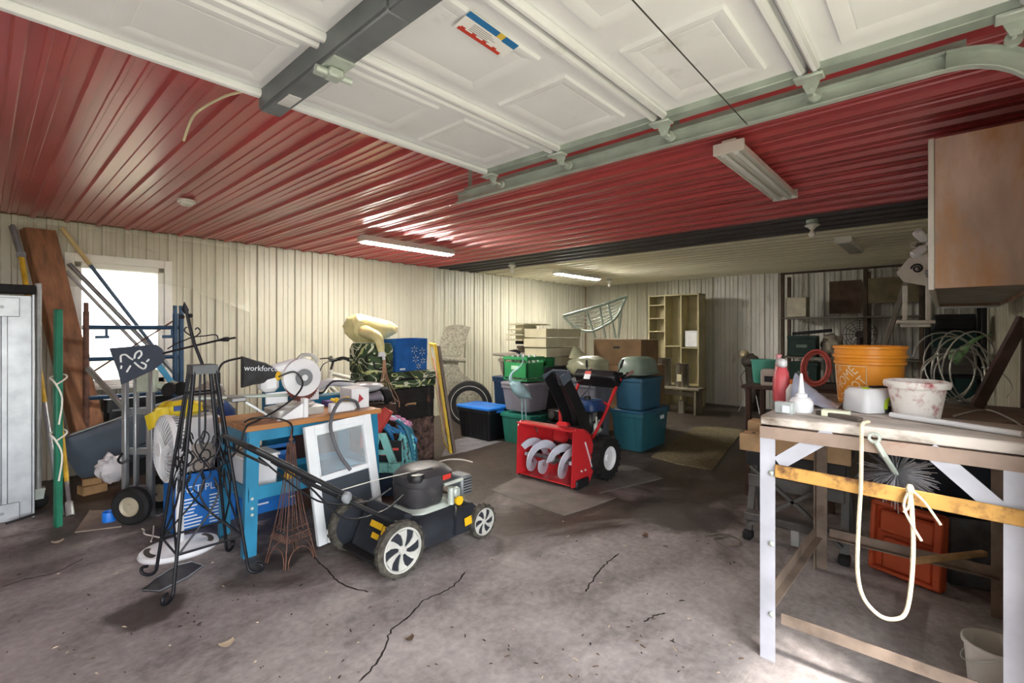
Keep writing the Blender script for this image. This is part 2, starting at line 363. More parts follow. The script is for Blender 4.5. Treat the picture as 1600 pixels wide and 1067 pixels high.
# window: white frame, two sashes, glass, plastic film taped over the top
m_glass = mat('window glass', '#ffffff', .02, 0, 0, trans=1, ior=1.45)
wf = MB(); t = .055
for (a, b, z0, z1) in ((WX0, WX0+t, WZ0, WZ1), (WX1-t, WX1, WZ0, WZ1), (WX0, WX1, WZ0, WZ0+t), (WX0, WX1, WZ1-t, WZ1)): wf.box(((a+b)/2, Y1+.05, (z0+z1)/2), (b-a, .12, z1-z0), .004)
win = struct('window_1', wf, m_white, 'bright white framed sash window')
zc = WZ0+.58
MB().box(((WX0+WX1)/2, Y1+.04, zc), (WX1-WX0-.1, .05, .045), .004).build('meeting_rail', m_white, win)
for z0, z1 in ((WZ0+t, zc-.02), (zc+.02, WZ1-t)):
    MB().box(((WX0+WX1)/2, Y1+.05, (z0+z1)/2), (WX1-WX0-2*t, .004, z1-z0)).build('pane', m_glass, win)
MB().box(((WX0+WX1)/2, Y1-.01, WZ0-.02), (WX1-WX0+.14, .12, .035), .005).build('window_sill', m_white, win)
cs = MB()
for (a, b, z0, z1) in ((WX0-.07, WX0, WZ0, WZ1+.08), (WX1, WX1+.07, WZ0, WZ1+.08), (WX0, WX1, WZ1, WZ1+.08)): cs.box(((a+b)/2, Y1-.005, (z0+z1)/2), (b-a, .03, z1-z0), .004)
cs.build('casing', m_white, win)
# ---------------------------------------------------------------- overhead door, tracks, ceiling lamps
m_dwhite = mat('white door enamel', '#eceef0', .42, 0, .03, 3, dirt=('#d2d3d0', .3))
m_galv = mat('galvanised steel', '#c3cdc5', .42, .35, .08, 9)
m_galvd = mat('dull galvanised steel', '#a9b5ab', .5, .3, .12, 8)
m_greyp = mat('grey primed steel', '#7b8084', .5, .3, .1, 6)
DZ = 2.32; joints = [-.19, .354, .90, 1.45, 1.96]
door = thing('garage_door', 'white raised panel garage door rolled up overhead on tracks', 'garage door', (0, 0, 0))
for i in range(4):
    a, b = joints[i], joints[i+1]; w = DX1-DX0; xc = (DX0+DX1)/2
    s = MB().box((xc, (a+b)/2, DZ+.022), (w, b-a-.006, .04), .004)
    sec = s.build('door_section', m_dwhite, door)
    for k in range(4):
        px = xc+(k-1.5)*.575; pw, pd = .44, .335; mb = MB(); yc = (a+b)/2
        rings = [[(px+sx*(pw/2-q), yc+sy*(pd/2-q), DZ+z) for sx, sy in ((-1, -1), (-1, 1), (1, 1), (1, -1))] for q, z in ((0, .004), (.006, -.009), (.016, -.009), (.05, .0), (.052, -.001))]
        mb.loft(rings, cap=False); mb.add(rings[-1], [(0, 1, 2, 3)]); mb.build('raised_panel', m_dwhite, sec, 20)
    e = MB()
    for y, dy in ((a, 1), (b, -1)):
        if i == 3 and dy < 0: e.box((xc, y-.02, DZ-.012), (w, .035, .03), .008)
        else: e.box((xc, y+dy*.022, DZ-.010), (w, .03, .03), .009)
    e.build('section_lip', m_dwhite, sec)
    for x in (DX0+.03, DX1-.03):
        st = MB().box((x, yc, DZ-.010), (.06, b-a-.06, .03), .003); st.m = 0
        st.build('end_stile', m_galvd, sec)
MB().box((xc, 1.52, DZ-.045), (.075, .86, .06), .004).box((xc-.04, 1.52, DZ-.02), (.006, .86, .09)).build('centre_strut', m_greyp, door)
MB().box((xc, .7, DZ-.045), (.075, .78, .06), .004).build('centre_strut', m_greyp, door)
hg = MB().bar((xc, 1.38, DZ-.08), (xc, 1.52, DZ-.08), .07, .008).cyl((xc-.06, 1.45, DZ-.10), (xc+.06, 1.45, DZ-.10), .012).box((xc, 1.45, DZ-.10), (.05, .05, .03), .006)
hg.build('operator_bracket', m_galv, door)
MB().box((xc-.0, 1.78, DZ-.077), (.045, .10, .003)).build('strut_label', mat('silver label', '#d8d8d8', .5), door)
for y in joints:
    for x in (DX1-.035, DX0+.035):
        sg = 1 if x > 1 else -1; yy = min(max(y, -.15), 1.93)
        h = MB().box((x, yy, DZ-.032), (.055, .09, .012), .003).prism([(-.03, 0), (.03, 0), (.012, -.045), (-.012, -.045)], -.003, .003, mv(x+sg*.03, yy, DZ-.03) @ rot('Z', 90) @ rot('X', 90))
        h.cyl((x+sg*.02, yy, DZ-.058), (x+sg*.10, yy, DZ-.058), .006, n=8).cyl((x+sg*.085, yy, DZ-.058), (x+sg*.105, yy, DZ-.058), .021, n=14)
        h.build('hinge_roller', m_galv, door)
# safety sticker on the second section
stc = onZ = None
def ceilpt(u, v, z):
    d = ray(u, v); k = (z-CAM_H)/d.z; return Vector((d.x*k, d.y*k, z))
z = DZ-.004
q = [ceilpt(u, v, z) for u, v in ((735, 13), (811, 68), (786, 84), (709, 37))]
c0 = q[0]; ex = (q[1]-q[0]); ey = (q[3]-q[0]); ex.z = ey.z = 0
SM = Matrix(((ex.x, ey.x, 0, c0.x), (ex.y, ey.y, 0, c0.y), (0, 0, -1, DZ-.0105), (0, 0, 0, 1)))
pm = [mat('sticker white', '#f2f2f0', .6, var=0), mat('sticker blue', '#2a78b4', .6, var=0), mat('sticker red', '#c9402f', .6, var=0), mat('sticker yellow', '#e4c24a', .6, var=0), mat('sticker grey', '#9a9a9a', .6, var=0)]
def rect(mb, x0, y0, x1, y1, zz, mi): mb.m = mi; mb.add([SM @ Vector((x, y, zz)) for x, y in ((x0, y0), (x1, y0), (x1, y1), (x0, y1))], [(0, 1, 2, 3)])
mb = MB(); rect(mb, 0, 0, 1, 1, .0005, 0); rect(mb, 0, 0, .6, .28, .0008, 1); rect(mb, .6, 0, .72, .28, .0008, 3); rect(mb, .72, 0, 1, .32, .0008, 1); rect(mb, .05, .84, .9, 1, .0008, 2)
for k in range(5): rect(mb, .2, .38+k*.085, .55+.06*(k % 3), .415+k*.085, .0008, 4)
for k in range(4): rect(mb, .08+k*.21, .76, .16+k*.21, .86, .0007, 2)
mb.build('warning_sticker', pm, door, 0)
# tracks
def track(x, sg, label):
    t = thing('door_track', label, 'track', group=None)
    zc = DZ-.058
    def chan(path):
        mb = MB(); pr = [(-.012, -.03), (.018, -.03), (.018, .03), (-.012, .03), (-.012, .026), (.014, .026), (.014, -.026), (-.012, -.026)]
        rings = []
        for i, p in enumerate(path):
            a = path[max(i-1, 0)]; b = path[min(i+1, len(path)-1)]; tn = (b-a).normalized(); up = Vector((1, 0, 0)).cross(tn)
            rings.append([p+Vector((sg*c, 0, 0))+up*d for c, d in pr])
        return mb.loft(rings)
    chan([Vector((x, 2.35, zc)), Vector((x, 0, zc))]).build('horizontal_rail', m_galv, t, 20)
    MB().bar((x+sg*.028, 2.3, zc+.045), (x+sg*.028, -.05, zc+.045), .02, .035).build('stiffener', m_galv, t)
    cv = [Vector((x, .0, zc))]+[Vector((x, -.26*math.sin(R(a)), zc-.26+.26*math.cos(R(a)))) for a in range(0, 91, 10)]+[Vector((x, -.26, 0.02))]
    chan(cv).build('curved_rail', m_galv, t, 20)
    MB().bar((x+sg*.035, 2.26, zc-.03), (x+sg*.035, 2.26, H+.02), .03, .004).bar((x+sg*.035, 2.26, H+.0), (x+sg*.035+.0, 1.95, H+.0), .03, .004).build('hanger_strap', m_galvd, t)
    MB().bar((x+sg*.035, .9, zc+.04), (x+sg*.035, .9, H+.02), .03, .004).build('hanger_strap', m_galvd, t)
    return t
track(DX1+.085, 1, 'galvanised garage door track on the right, beside the red ceiling')
track(DX0-.085, -1, 'galvanised garage door track on the left of the overhead door')
tag(MB().tube([(2.045, .585, 2.225), (1.1, .56, 2.20), (.1, .53, 2.17), (-.535, .52, 2.225)], .0022, 6).build('door_cable', mat('steel cable', '#4c4c48', .5, .6)), 'thin steel cable stretched under the overhead garage door', 'cable')
# fluorescent fixtures
m_enam = mat('white enamel', '#eceae2', .35, 0, .03)
m_tube = mat('lit fluorescent tube', '#fffaf1', .4, emit=68, var=0)
m_tubeoff = mat('unlit fluorescent tube', '#e9ebe8', .25, var=0)
def fluor(x, y, lit, label, L=1.22, w=.13):
    t = thing('fluorescent_light', label, 'light', (x, y, H), group='fluorescent lights on the ceiling')
    MB().box((L/2, 0, -.035), (L, .075, .05), .004).box((L/2, 0, -.062), (L, w, .004)).bar((0, -w/2, -.066), (L, -w/2, -.066), .004, .03).bar((0, w/2, -.066), (L, w/2, -.066), .004, .03).build('housing', m_enam, t)
    for e in (0, L):
        MB().box((e, 0, -.055), (.012, w+.01, .062), .002).build('end_cap', m_enam, t)
    for dy in (-.032, .032):
        MB().cyl((.02, dy, -.083), (L-.02, dy, -.083), .0135, n=12).build('tube', m_tube if lit else m_tubeoff, t)
    return t
fluor(2.70, 4.60, True, 'lit fluorescent light on the red ceiling near the left wall', 1.25)
fluor(2.68, .86, False, 'unlit white fluorescent light on the red ceiling beside the garage door track', 1.22, .15)
p1 = ceilpt(868, 427, H-.08); p2 = ceilpt(932, 437, H-.08)
fluor(p1.x, p1.y, True, 'lit fluorescent light on the cream ceiling at the far end', min(1.5, p2.x-p1.x), .13)
p1 = ceilpt(1318, 378, H-.06)
t = thing('ceiling_box_light', 'unlit white box light on the cream ceiling near the shelving rack', 'light', (p1.x, p1.y, H))
MB().box((.5, 0, -.03), (1.05, .15, .06), .006).build('housing', m_enam, t); MB().box((-.03, 0, -.032), (.012, .16, .066), .003).build('end_cap', m_enam, t)
MB().box((.5, 0, -.066), (.98, .12, .012), .004).build('diffuser', m_tubeoff, t)
# small ceiling fittings
def smoke(u, v, label):
    p = ceilpt(u, v, H-.015)
    t = thing('smoke_detector', label, 'smoke detector', (p.x, p.y, H+.012))
    MB().lathe([(.0, -.0), (.062, -.0), (.062, -.018), (.05, -.02), (0, -.02)], 20).build('base', m_enam, t)
    MB().lathe([(.05, -.018), (.046, -.034), (.03, -.045), (0, -.047)], 20).build('cover', m_enam, t)
smoke(291, 318, 'white round smoke detector on the red ceiling')
def socket(u, v, label, bulb=True):
    p = ceilpt(u, v, H-.01)
    t = thing('bulb_socket', label, 'light', (p.x, p.y, H+.012), group='bare bulb sockets on the ceiling')
    MB().lathe([(0, 0), (.05, 0), (.05, -.03), (.046, -.033), (0, -.033)], 18).build('junction_box', m_galvd, t)
    MB().lathe([(.03, -.03), (.062, -.05), (.062, -.058), (.03, -.075), (.022, -.09), (0, -.09)], 18).build('lampholder', m_enam, t)
    if bulb: MB().lathe([(.012, -.088), (.016, -.105), (.03, -.125), (.032, -.142), (.022, -.162), (0, -.168)], 16).build('bulb', mat('frosted bulb', '#f4f2ea', .3, var=0), t)
socket(1269, 347, 'bare white bulb in a ceiling socket by the dark ceiling band')
socket(800, 412, 'small bulb socket on the ceiling above the cream boards', True)
socket(952, 437, 'small bulb socket on the cream ceiling near the far corner', True)
c1 = [ceilpt(u, v, H-.03) for u, v in ((372, 122), (386, 138), (352, 150), (318, 168), (300, 185), (287, 207))]
c1[0].z = H+.01; c1[-1].z = H-.07
tag(MB().tube(smoothpath(c1, 5), .006, 6).build('dangling_wire', mat('cream wire', '#e6dfb8', .5)), 'cream electrical wire dangling from the red ceiling', 'wire')
# ---------------------------------------------------------------- shared materials
m_alu = mat('brushed aluminium', '#a8acb0', .42, .8, .08, 10, dirt=('#7d7e80', .30))
m_aluw = mat('worn aluminium', '#b3b6b6', .5, .6, .1, 10, dirt=('#787570', .3))
m_steel = mat('bare steel', '#8d8f90', .45, .8, .12, 12)
m_black = mat('black plastic', '#1d1e21', .45, 0, .15, 8)
m_rubber = mat('black rubber', '#1b1b1c', .8, 0, .2, 20, bump=.1)
m_iron = mat('black wrought iron', '#23242a', .45, .5, .15, 15)
m_wplas = mat('white plastic', '#e4e6ea', .4, 0, .04)
m_wood = mat('weathered timber', '#8a5f42', .75, 0, .18, 4, bump=.25, bscale=14, stretch=(5, 5, .5), dirt=('#4d3423', .3))
m_pine = mat('pine block', '#b08d62', .75, 0, .2, 6, bump=.2, bscale=20)
m_yel = mat('yellow fibreglass', '#d3ac36', .5, 0, .15, 10)
m_blue = mat('blue enamel steel', '#2f86ad', .38, .1, .1, 6)
m_string = mat('white cord', '#e8e5da', .8, 0, .08)
m_rust = mat('rusty wire', '#6b4c40', .7, .3, .25, 18)
m_grey = mat('grey plastic', '#7d8186', .5, 0, .1, 8)
# plastic film on the wall above the window
m_film = mat('clear plastic film', '#f4f1d8', .22, 0, 0, alpha=.2, bump=.35, bscale=6)
def film(a, b):
    u = 20+372*a; top = 338+ (392-338)*a; bot = 418+62*a+14*math.sin(a*7)
    v = top+(bot-top)*b; p = onY(u, v, Y1-.045); p.y += .018*noise.noise(Vector((a*7, b*4, 2)))+.01*math.sin(14*a+9*b); p.z = min(p.z, 2.40); return p
tag(MB().grid(film, 44, 14).build('plastic_sheet', m_film), 'wrinkled clear plastic sheet stapled over the window top', 'plastic sheet')
# aluminium plank and scaffold parts at the far left
b0 = Vector((.0, 5.12, 0))
t = thing('aluminium_plank', 'tall ribbed aluminium work plank standing upright at the far left', 'plank', (0, 5.14, 0))
MB().box((.01, 0, .84), (.50, .03, 1.66), .003).build('deck', m_alu, t)
for k in range(7): MB().box((-.20+k*.052, -.022, .84), (.034, .016, 1.62), .004).build('rib', m_alu, t)
for k in range(6): MB().box((-.174+k*.052, -.017, .84), (.010, .006, 1.60)).build('groove', m_greyp, t)
for x in (-.245, .262): MB().box((x, -.012, .84), (.018, .07, 1.68), .004).build('side_rail', m_alu, t)
for z, h in ((.07, .13), (1.58, .14)):
    e = MB().box((.03, -.036, z), (.32, .01, h), .003).build('end_plate', m_alu, t)
    for x in (-.05, .1): MB().cyl((x, -.04, z), (x, -.045, z), .012, n=10).build('rivet', m_steel, e)
MB().box((.02, .0, 1.715), (.52, .07, .07), .01).build('rubber_end', m_rubber, t)
t = thing('ladder_scaffold', 'galvanised ladder frame on a caster wheel behind the aluminium plank', 'scaffold', (0, 5.32, 0))
for x in (-.12, .30): MB().tube([(x, 0, .16), (x, 0, 1.78)], .021, 10).build('post', m_aluw, t)
for z in (.32, .44, .56, .78, 1.0, 1.28, 1.56, 1.74): MB().tube([(-.12, 0, z), (.30, 0, z)], .014, 8).build('rung', m_aluw, t)
MB().bar((-.12, .02, .62), (.30, .02, .66), .006, .07).bar((-.12, .02, .4), (.30, .02, .7), .012, .012).build('brace', m_galvd, t)
for x in (-.12, .30):
    c = MB().prism([(-.04, 0), (.04, 0), (.03, -.08), (-.03, -.08)], -.03, -.025, mv(x, 0, .16) @ rot('X', 90)).prism([(-.04, 0), (.04, 0), (.03, -.08), (-.03, -.08)], .025, .03, mv(x, 0, .16) @ rot('X', 90)).box((x, 0, .155), (.08, .07, .015)).build('caster_fork', m_galv, t)
    MB().lathe([(.0, -.018), (.05, -.018), (.062, -.01), (.062, .01), (.05, .018), (0, .018)], 20, mv(x, 0, .063) @ rot('X', 90)).build('caster_wheel', m_rubber, c)
# poles leaning on the left wall
def pole(name, label, a, b, r, mats, split=None, cat='pole'):
    t = thing(name, label, cat, a); a = Vector(a); d = Vector(b)-a
    if split is None: MB().cyl((0, 0, 0), d, r).build('shaft', mats[0], t)
    else:
        MB().cyl((0, 0, 0), d*split, r).build('lower_shaft', mats[0], t); MB().cyl(d*split, d, r*1.12).build('upper_shaft', mats[1], t)
    return t, d
p0 = fl(97, 806); p1 = onY(33, 398, 5.98)
t, d = pole('paint_pole', 'yellow extension pole with a grey bracket leaning against the plastic sheet', p0, p1, .017, (m_alu, m_yel), .40)
tip = onY(18, 352, 6.1)-p0
MB().bar(d*.985, tip, .03, .05, ch=.006).box(d, (.06, .04, .05), .006).build('bracket', m_grey, t)
wb_a = Vector((.728, 5.64, .005)); wb_b = Vector((.345, 6.13, 2.32))
dd = wb_b-wb_a
B = frame(wb_a, dd, (1, .4, 0)); mb = MB()
rings = []
for i in range(13):
    s = i/12; j = .006*noise.noise(Vector((s*9, 1, 1))); rings.append([B @ Vector((s*dd.length, y*(1+j), z)) for y, z in ((-.115, -.04), (-.108, -.048), (.108, -.048), (.115, -.04), (.115, .04), (.108, .048), (-.108, .048), (-.115, .04))])
tag(mb.loft(rings).build('timber_beam', m_wood), 'thick brown timber beam leaning against the left wall', 'beam')
gp = fl(91, 823)
t = thing('green_post', 'green metal post standing upright bound with white cord', 'post', gp, 20)
MB().box((0, 0, .78), (.042, .042, 1.56), .006).build('shaft', mat('green enamel', '#2c7d62', .45, .1, .12, 6), t)
for zz in (.62, 1.02): MB().tube(smoothpath([(-.03, -.03, zz), (.035, -.033, zz+.05), (.035, .03, zz+.07), (-.03, .034, zz+.05), (-.034, -.03, zz+.02), (.0, -.05, zz-.1), (-.02, -.05, zz-.28)], 4), .006, 6).build('cord', m_string, t)
t, d = pole('roller_pole', 'aluminium and yellow pole with a grey ferrule beside the green post', fl(110, 806), onY(90, 610, 5.6), .014, (m_alu, m_yel), .25)
MB().cyl((0, 0, 0), d*.10, .026, .024).build('ferrule', m_aluw, t)
t, d = pole('round_rail', 'long grey steel rail leaning across the window, upper one', at(296, 606, 4.95), onY(108, 412, 6.12), .020, (m_steel,), None, 'rail')
t, d = pole('round_rail', 'long grey steel rail leaning across the window, lower one', at(288, 616, 4.9), onY(104, 424, 6.12), .016, (m_aluw,), None, 'rail')
t, d = pole('blue_pole', 'slim blue and cream extension pole leaning across the window corner', at(285, 600, 5.0), onY(96, 356, 6.16), .017, (mat('slate blue paint', '#4d6277', .5), mat('aged cream grip', '#cdb983', .6)), .78)
for (a, b, dp, lab) in (((137, 575), (196, 640), 4.8, 'flat aluminium bar leaning behind the grey case'),):
    tag(MB().bar(at(*a, dp-.55), at(*b, dp-.65), .03, .045, ch=.004).build('aluminium_bar', m_alu), lab, 'bar')
# blue scaffold end frame below the window
t = thing('scaffold_end_frame', 'blue steel scaffold end frame standing in front of the window', 'scaffold', (0, 5.72, 0))
m_dblue = mat('dark blue scaffold paint', '#2d4a66', .45, .2, .15, 9)
for x, m in ((.63, m_rust), (1.30, m_dblue), (1.35, m_dblue)): MB().tube([(x, 0, 0.0), (x, 0, 1.58)], .024, 10).tube([(x, 0, 1.56), (x, 0, 1.66)], .019, 8).build('post', m, t)
for z in (1.44, 1.15, .8): MB().tube([(.63, 0, z), (1.35, 0, z)], .019, 8).build('rail', m_dblue, t)
MB().tube([(.63, 0, 1.0), (1.30, 0, 1.52)], .008, 6).build('brace', m_rust, t)
for x in (.74, 1.24): MB().box((x, 0, 1.35), (.10, .03, .03)).box((x+.03, 0, 1.39), (.02, .025, .06)).build('coupling_pin', m_dblue, t)
tag(MB().bar(fl(300, 640, .62), onY(240, 560, 5.65), .03, .05, ch=.004).build('blue_bar', m_blue), 'bright blue flat bar crossing behind the steel rails', 'bar')
# black tool chest and shelf unit behind
t = thing('tool_chest', 'black plastic tool chest on the floor below the window', 'chest', (1.07, 5.94, 0))
MB().loft([rrect(.56, .24, .03, z) for z in (0, .01, .62, .64)]).build('body', m_black, t); MB().loft([rrect(.60, .27, .035, z) for z in (.64, .65, .74, .76)]).build('lid', m_black, t)
MB().box((0, -.14, .66), (.50, .02, .02), .004).box((0, -.125, .40), (.50, .02, .02), .004).build('silver_trim', m_alu, t)
# long grey hard case leaning on wood blocks
for i, (u, v, lab, s, rz) in enumerate((((146), 772, 'lower pine block under the grey hard case', (.17, .13, .075), 12), (141, 752, 'upper pine block under the grey hard case', (.13, .09, .06), -8))):
    p = fl(u, v); z = .038 if i == 0 else .106
    tag(MB().box((0, 0, 0), s, .005).build('wood_block', m_pine, None, 40, mv(p.x if i == 0 else fl(146, 772).x, (p.y if i == 0 else fl(146, 772).y)+.06, z) @ rot('Z', rz)), lab, 'block')
ca = at(110, 718, 4.06); cb = at(346, 632, 4.52)
t = thing('hard_case', 'long dark grey hard shell case leaning diagonally behind the hand truck', 'case', M=frame(ca, cb-ca, (0, -.25, 1)))
Lc = (cb-ca).length
m_case = mat('dark grey moulded plastic', '#55606d', .5, 0, .08, 6)
def caseface(z0, z1, ins): return [(x, y, z) for z, i2 in ((z0, 0), (z0+(z1-z0)*.8, ins*.3), (z1, ins)) for (x, y, _) in ()]
def ring(z, ins): return [(Lc/2+x, y, z) for x, y, _ in rrect(Lc-2*ins, .40-2*ins, .07, 0, 4)]
MB().loft([ring(.0, 0), ring(.045, .0), ring(.06, .02), ring(.064, .05)]).build('front_shell', m_case, t)
MB().loft([ring(-.064, .05), ring(-.06, .02), ring(-.045, 0), ring(-.008, 0)]).build('rear_shell', m_case, t)
MB().tube([(p[0], p[1], .0) for p in ring(0, -.004)], .010, 8, closed=True).build('rim', m_alu, t)
MB().tube(smoothpath([(Lc*.45, -.205, .0), (Lc*.45, -.23, .03), (Lc*.55, -.23, .03), (Lc*.55, -.205, 0)], 4), .010, 8).build('handle', m_black, t)
MB().tube([(Lc*.38, -.12, .066), (Lc*.40, -.07, .07), (Lc*.52, -.07, .07), (Lc*.54, -.12, .066)], .008, 8).build('handle', m_black, t)
# crumpled white plastic bag by the case
p = at(175, 732, 3.88)
tag(MB().sph((p.x, p.y, .30), (.10, .07, .11), 20, 14, .35, 3).build('plastic_bag', mat('white film bag', '#d7d4d8', .35, 0, .08, trans=.15)), 'crumpled white plastic bag hanging below the grey case', 'bag')
# aluminium hand truck
hp = fl(216, 812)
t = thing('hand_truck', 'aluminium convertible hand truck standing with rubber wheels', 'hand truck', hp, -47)
for x, yy in ((-.095, 0), (-.045, .04), (.035, .06), (.085, .02)): MB().box((x, yy, .57), (.034 if abs(x) > .05 else .024, .04, 1.10), .006).build('rail', m_alu, t)
for z in (.22, .5, .80): MB().box((0, .04, z), (.19, .016, .05), .004).build('cross_brace', m_alu, t)
MB().box((.045, .03, 1.03), (.14, .05, .17), .008).build('handle_plate', mat('pale green casting', '#b7c0b1', .5, .3), t)
MB().box((0, .13, .012), (.24, .16, .012), .003).build('toe_plate', m_alu, t)
MB().tube(smoothpath([(-.10, -.02, .50), (-.10, -.06, .46), (-.06, -.07, .44), (-.03, -.04, .47)], 4), .008, 8).build('hook', m_black, t)
MB().cyl((.02, -.09, .135), (.02, .16, .135), .01).build('axle', m_steel, t)
for y in (-.085, .22):
    w = MB().lathe([(.07, -.03), (.115, -.036), (.135, -.02), (.135, .02), (.115, .036), (.07, .03)], 26, mv(.02, y, .136) @ rot('X', 90)).build('wheel', m_rubber, t)
    MB().lathe([(.0, -.034), (.018, -.034), (.022, -.02), (.055, -.016), (.074, -.03), (.074, .03), (.055, .016), (.022, .02), (.018, .034), (0, .034)], 20, mv(.02, y, .136) @ rot('X', 90)).build('rim', mat('cream wheel rim', '#b9b09a', .5, .2), w)
for x, yy in ((.17, .05), (.21, .12)):
    c = MB().bar((x-.06, yy, 1.0), (x+.04, yy, .97), .03, .05, ch=.006).build('caster_fork', MC['pale green casting'], t)
    MB().lathe([(0, -.015), (.045, -.015), (.055, 0), (.045, .015), (0, .015)], 18, mv(x+.04, yy-.03, .965) @ rot('X', 75)).build('caster_wheel', m_rubber, c)
# flat board, blue cap, white cord on the floor
q = [fl(u, v) for u, v in ((117, 833), (190, 824), (184, 799), (140, 799))]
tag(MB().prism([(p.x, p.y) for p in q], .002, .010).build('flat_board', mat('dusty cardboard', '#8c7f74', .9, 0, .12, 6)), 'flat dusty board lying on the floor by the hand truck', 'board')
p = fl(171, 816)
tag(MB().lathe([(0, .012), (.043, .012), (.044, .075), (.040, .082), (.037, .078), (.037, .02), (0, .02)], 20, mv(p)).build('blue_cup', mat('bright blue plastic', '#1e78e0', .4, var=.03)), 'bright blue plastic cap standing on the flat board', 'cap')
tag(MB().tube(smoothpath([fl(u, v, .006) for u, v in ((222, 826), (225, 828), (226, 834), (238, 837), (252, 840), (262, 838))], 6), .005, 6).tube(smoothpath([fl(u, v, .006) for u, v in ((240, 822), (239, 836), (236, 846))], 4), .005, 6).build('extension_cord', m_string), 'white extension cord lying on the floor beside the hand truck', 'cord')
# blue printed boxes
m_bbox = mat('blue printed carton', '#1b6fc4', .55, 0, .10, 5); m_wprint = mat('white print', '#e8eef4', .6, var=0)
def carton(name, label, loc, size, group=None, big='', lines=True, ring_=False):
    t = thing(name, label, 'box', loc, 0, group); w, d, h = size
    MB().box((w/2, d/2, h/2), size, .006).build('body', m_bbox, t)
    MB().box((w/2, .13, h+.002), (w, .25, .004)).box((w/2, d-.13, h+.002), (w, .25, .004)).build('flaps', m_bbox, t)
    pr = MB(); F = lambda x, z: mv(x, -.002, z) @ rot('X', 90)
    if big: pr.text(big, .07, F(w*.5, h*.72), sx=.95)
    if lines:
        rnd = random.Random(4)
        for c in range(2):
            for k in range(9): ww = .08+.06*rnd.random(); pr.box((.04+c*.18+ww/2, -.001, h*.56-k*.024), (ww, .002, .009))
    if ring_:
        for cx in (.16, .40): pr.tube(arc((cx, -.002, h*.42), .055, 0, 342, 22, rot('X', 90)), .004, 5, closed=False); pr.box((cx, -.001, h*.42), (.04, .002, .03)); pr.box((cx, -.001, h*.18), (.09, .002, .012))
    pr.build('print', m_wprint, t, 0); return t
carton('blue_carton', 'blue carton with white print on the floor behind the iron trellis', (.88, 3.93, 0), (.395, .26, .40), big='POT PLUM')
carton('blue_carton', 'blue carton printed COMPLETE on the floor behind the workbench leg', (1.29, 3.90, 0.0), (.66, .40, .42), big='COMPLETE', lines=False, ring_=True)
# beige bin, white toolbox, yellow bag and grey cloth on the first carton
m_beige = mat('beige plastic', '#b9ada3', .55, 0, .06)
t = thing('beige_bin', 'beige plastic bin with a white flip lid on the blue carton', 'bin', (1.03, 4.06, .405))
MB().loft([rrect(w, d, .03, z) for w, d, z in ((.22, .18, 0), (.24, .19, .01), (.28, .22, .34))]).build('body', m_beige, t)
MB().loft([rrect(.32, .25, .04, z) for z in (.20, .205, .36)] + [rrect(.28, .21, .04, .385)]).build('lid', m_wplas, t)
t = thing('yellow_bag', 'yellow torn paper bag with a blue label beside grey gloves', 'bag', (.86, 3.95, .845))
MB().sph((.06, 0, .02), (.14, .06, .06), 16, 10, .3, 5, .8).build('body', mat('yellow film', '#d9c02f', .4, 0, .1), t)
MB().grid(lambda a, b: (-.12+.12*a-.02*b, .02*math.sin(a*5)-.05, -.10+.10*b+.05*a), 8, 6, .004).build('torn_flap', MC['yellow film'], t)
MB().box((.04, -.062, .03), (.05, .006, .035), .002).build('label_patch', mat('label navy', '#2c4a8a', .5), t)
tag(MB().sph((1.13, 4.09, .915), (.11, .09, .10), 22, 14, .4, 9).build('grey_cloth', mat('grey work cloth', '#8f8780', .9, 0, .2, 14, bump=.3)), 'crumpled grey work cloth on the beige bin', 'cloth')
t = thing('blue_jug', 'small dark blue jug behind the trellis top', 'jug', (1.30, 4.5, 0))
MB().lathe([(0, .0), (.14, 0), (.15, .02), (.15, .74), (.06, .86), (.05, .92), (0, .92)], 20).build('body', mat('navy plastic', '#24427c', .4), t); MB().lathe([(0, .92), (.055, .92), (.055, .96), (0, .96)], 16).build('cap', m_wplas, t)
tag(MB().tube([fl(10, 818, .03), fl(40, 808, .03), fl(74, 797, .012)], .009, 8).build('black_rod', m_black), 'thin black rod lying slanted in front of the aluminium plank', 'rod')
# ---------------------------------------------------------------- wrought iron obelisk trellis with weather vane
tc = Vector((.852, 3.17, 0))
t = thing('obelisk_trellis', 'black wrought iron obelisk trellis standing in front of the white fan', 'trellis', tc)
def tp(s, z): k = .185+(.052-.185)*z/1.19; return k*s
def P4(sx, sy, z): return Vector((tp(sx, z), tp(sy, z), z))
for sx in (-1, 1):
    for sy in (-1, 1):
        ft = [P4(sx, sy, 1.19), P4(sx, sy, .8), P4(sx, sy, .4), P4(sx, sy, .10), P4(sx, sy, .05)+Vector((sx*.004, sy*.004, -.02)), P4(sx, sy, 0)+Vector((sx*.022, sy*.022, .009)), P4(sx, sy, 0)+Vector((sx*.05, sy*.05, .02)), P4(sx, sy, 0)+Vector((sx*.052, sy*.052, .05)), P4(sx, sy, 0)+Vector((sx*.03, sy*.03, .058))]
        MB().tube(smoothpath(ft, 4), .0092, 8).build('leg', m_iron, t)
fr = [(0, -1), (0, 1), (1, 0), (-1, 0)]
def fp(f, a, z):            # point on face f, a across -1..1
    k = tp(1, z); return Vector((k*a, k*f[1], z)) if f[0] == 0 else Vector((k*f[0], k*a, z))
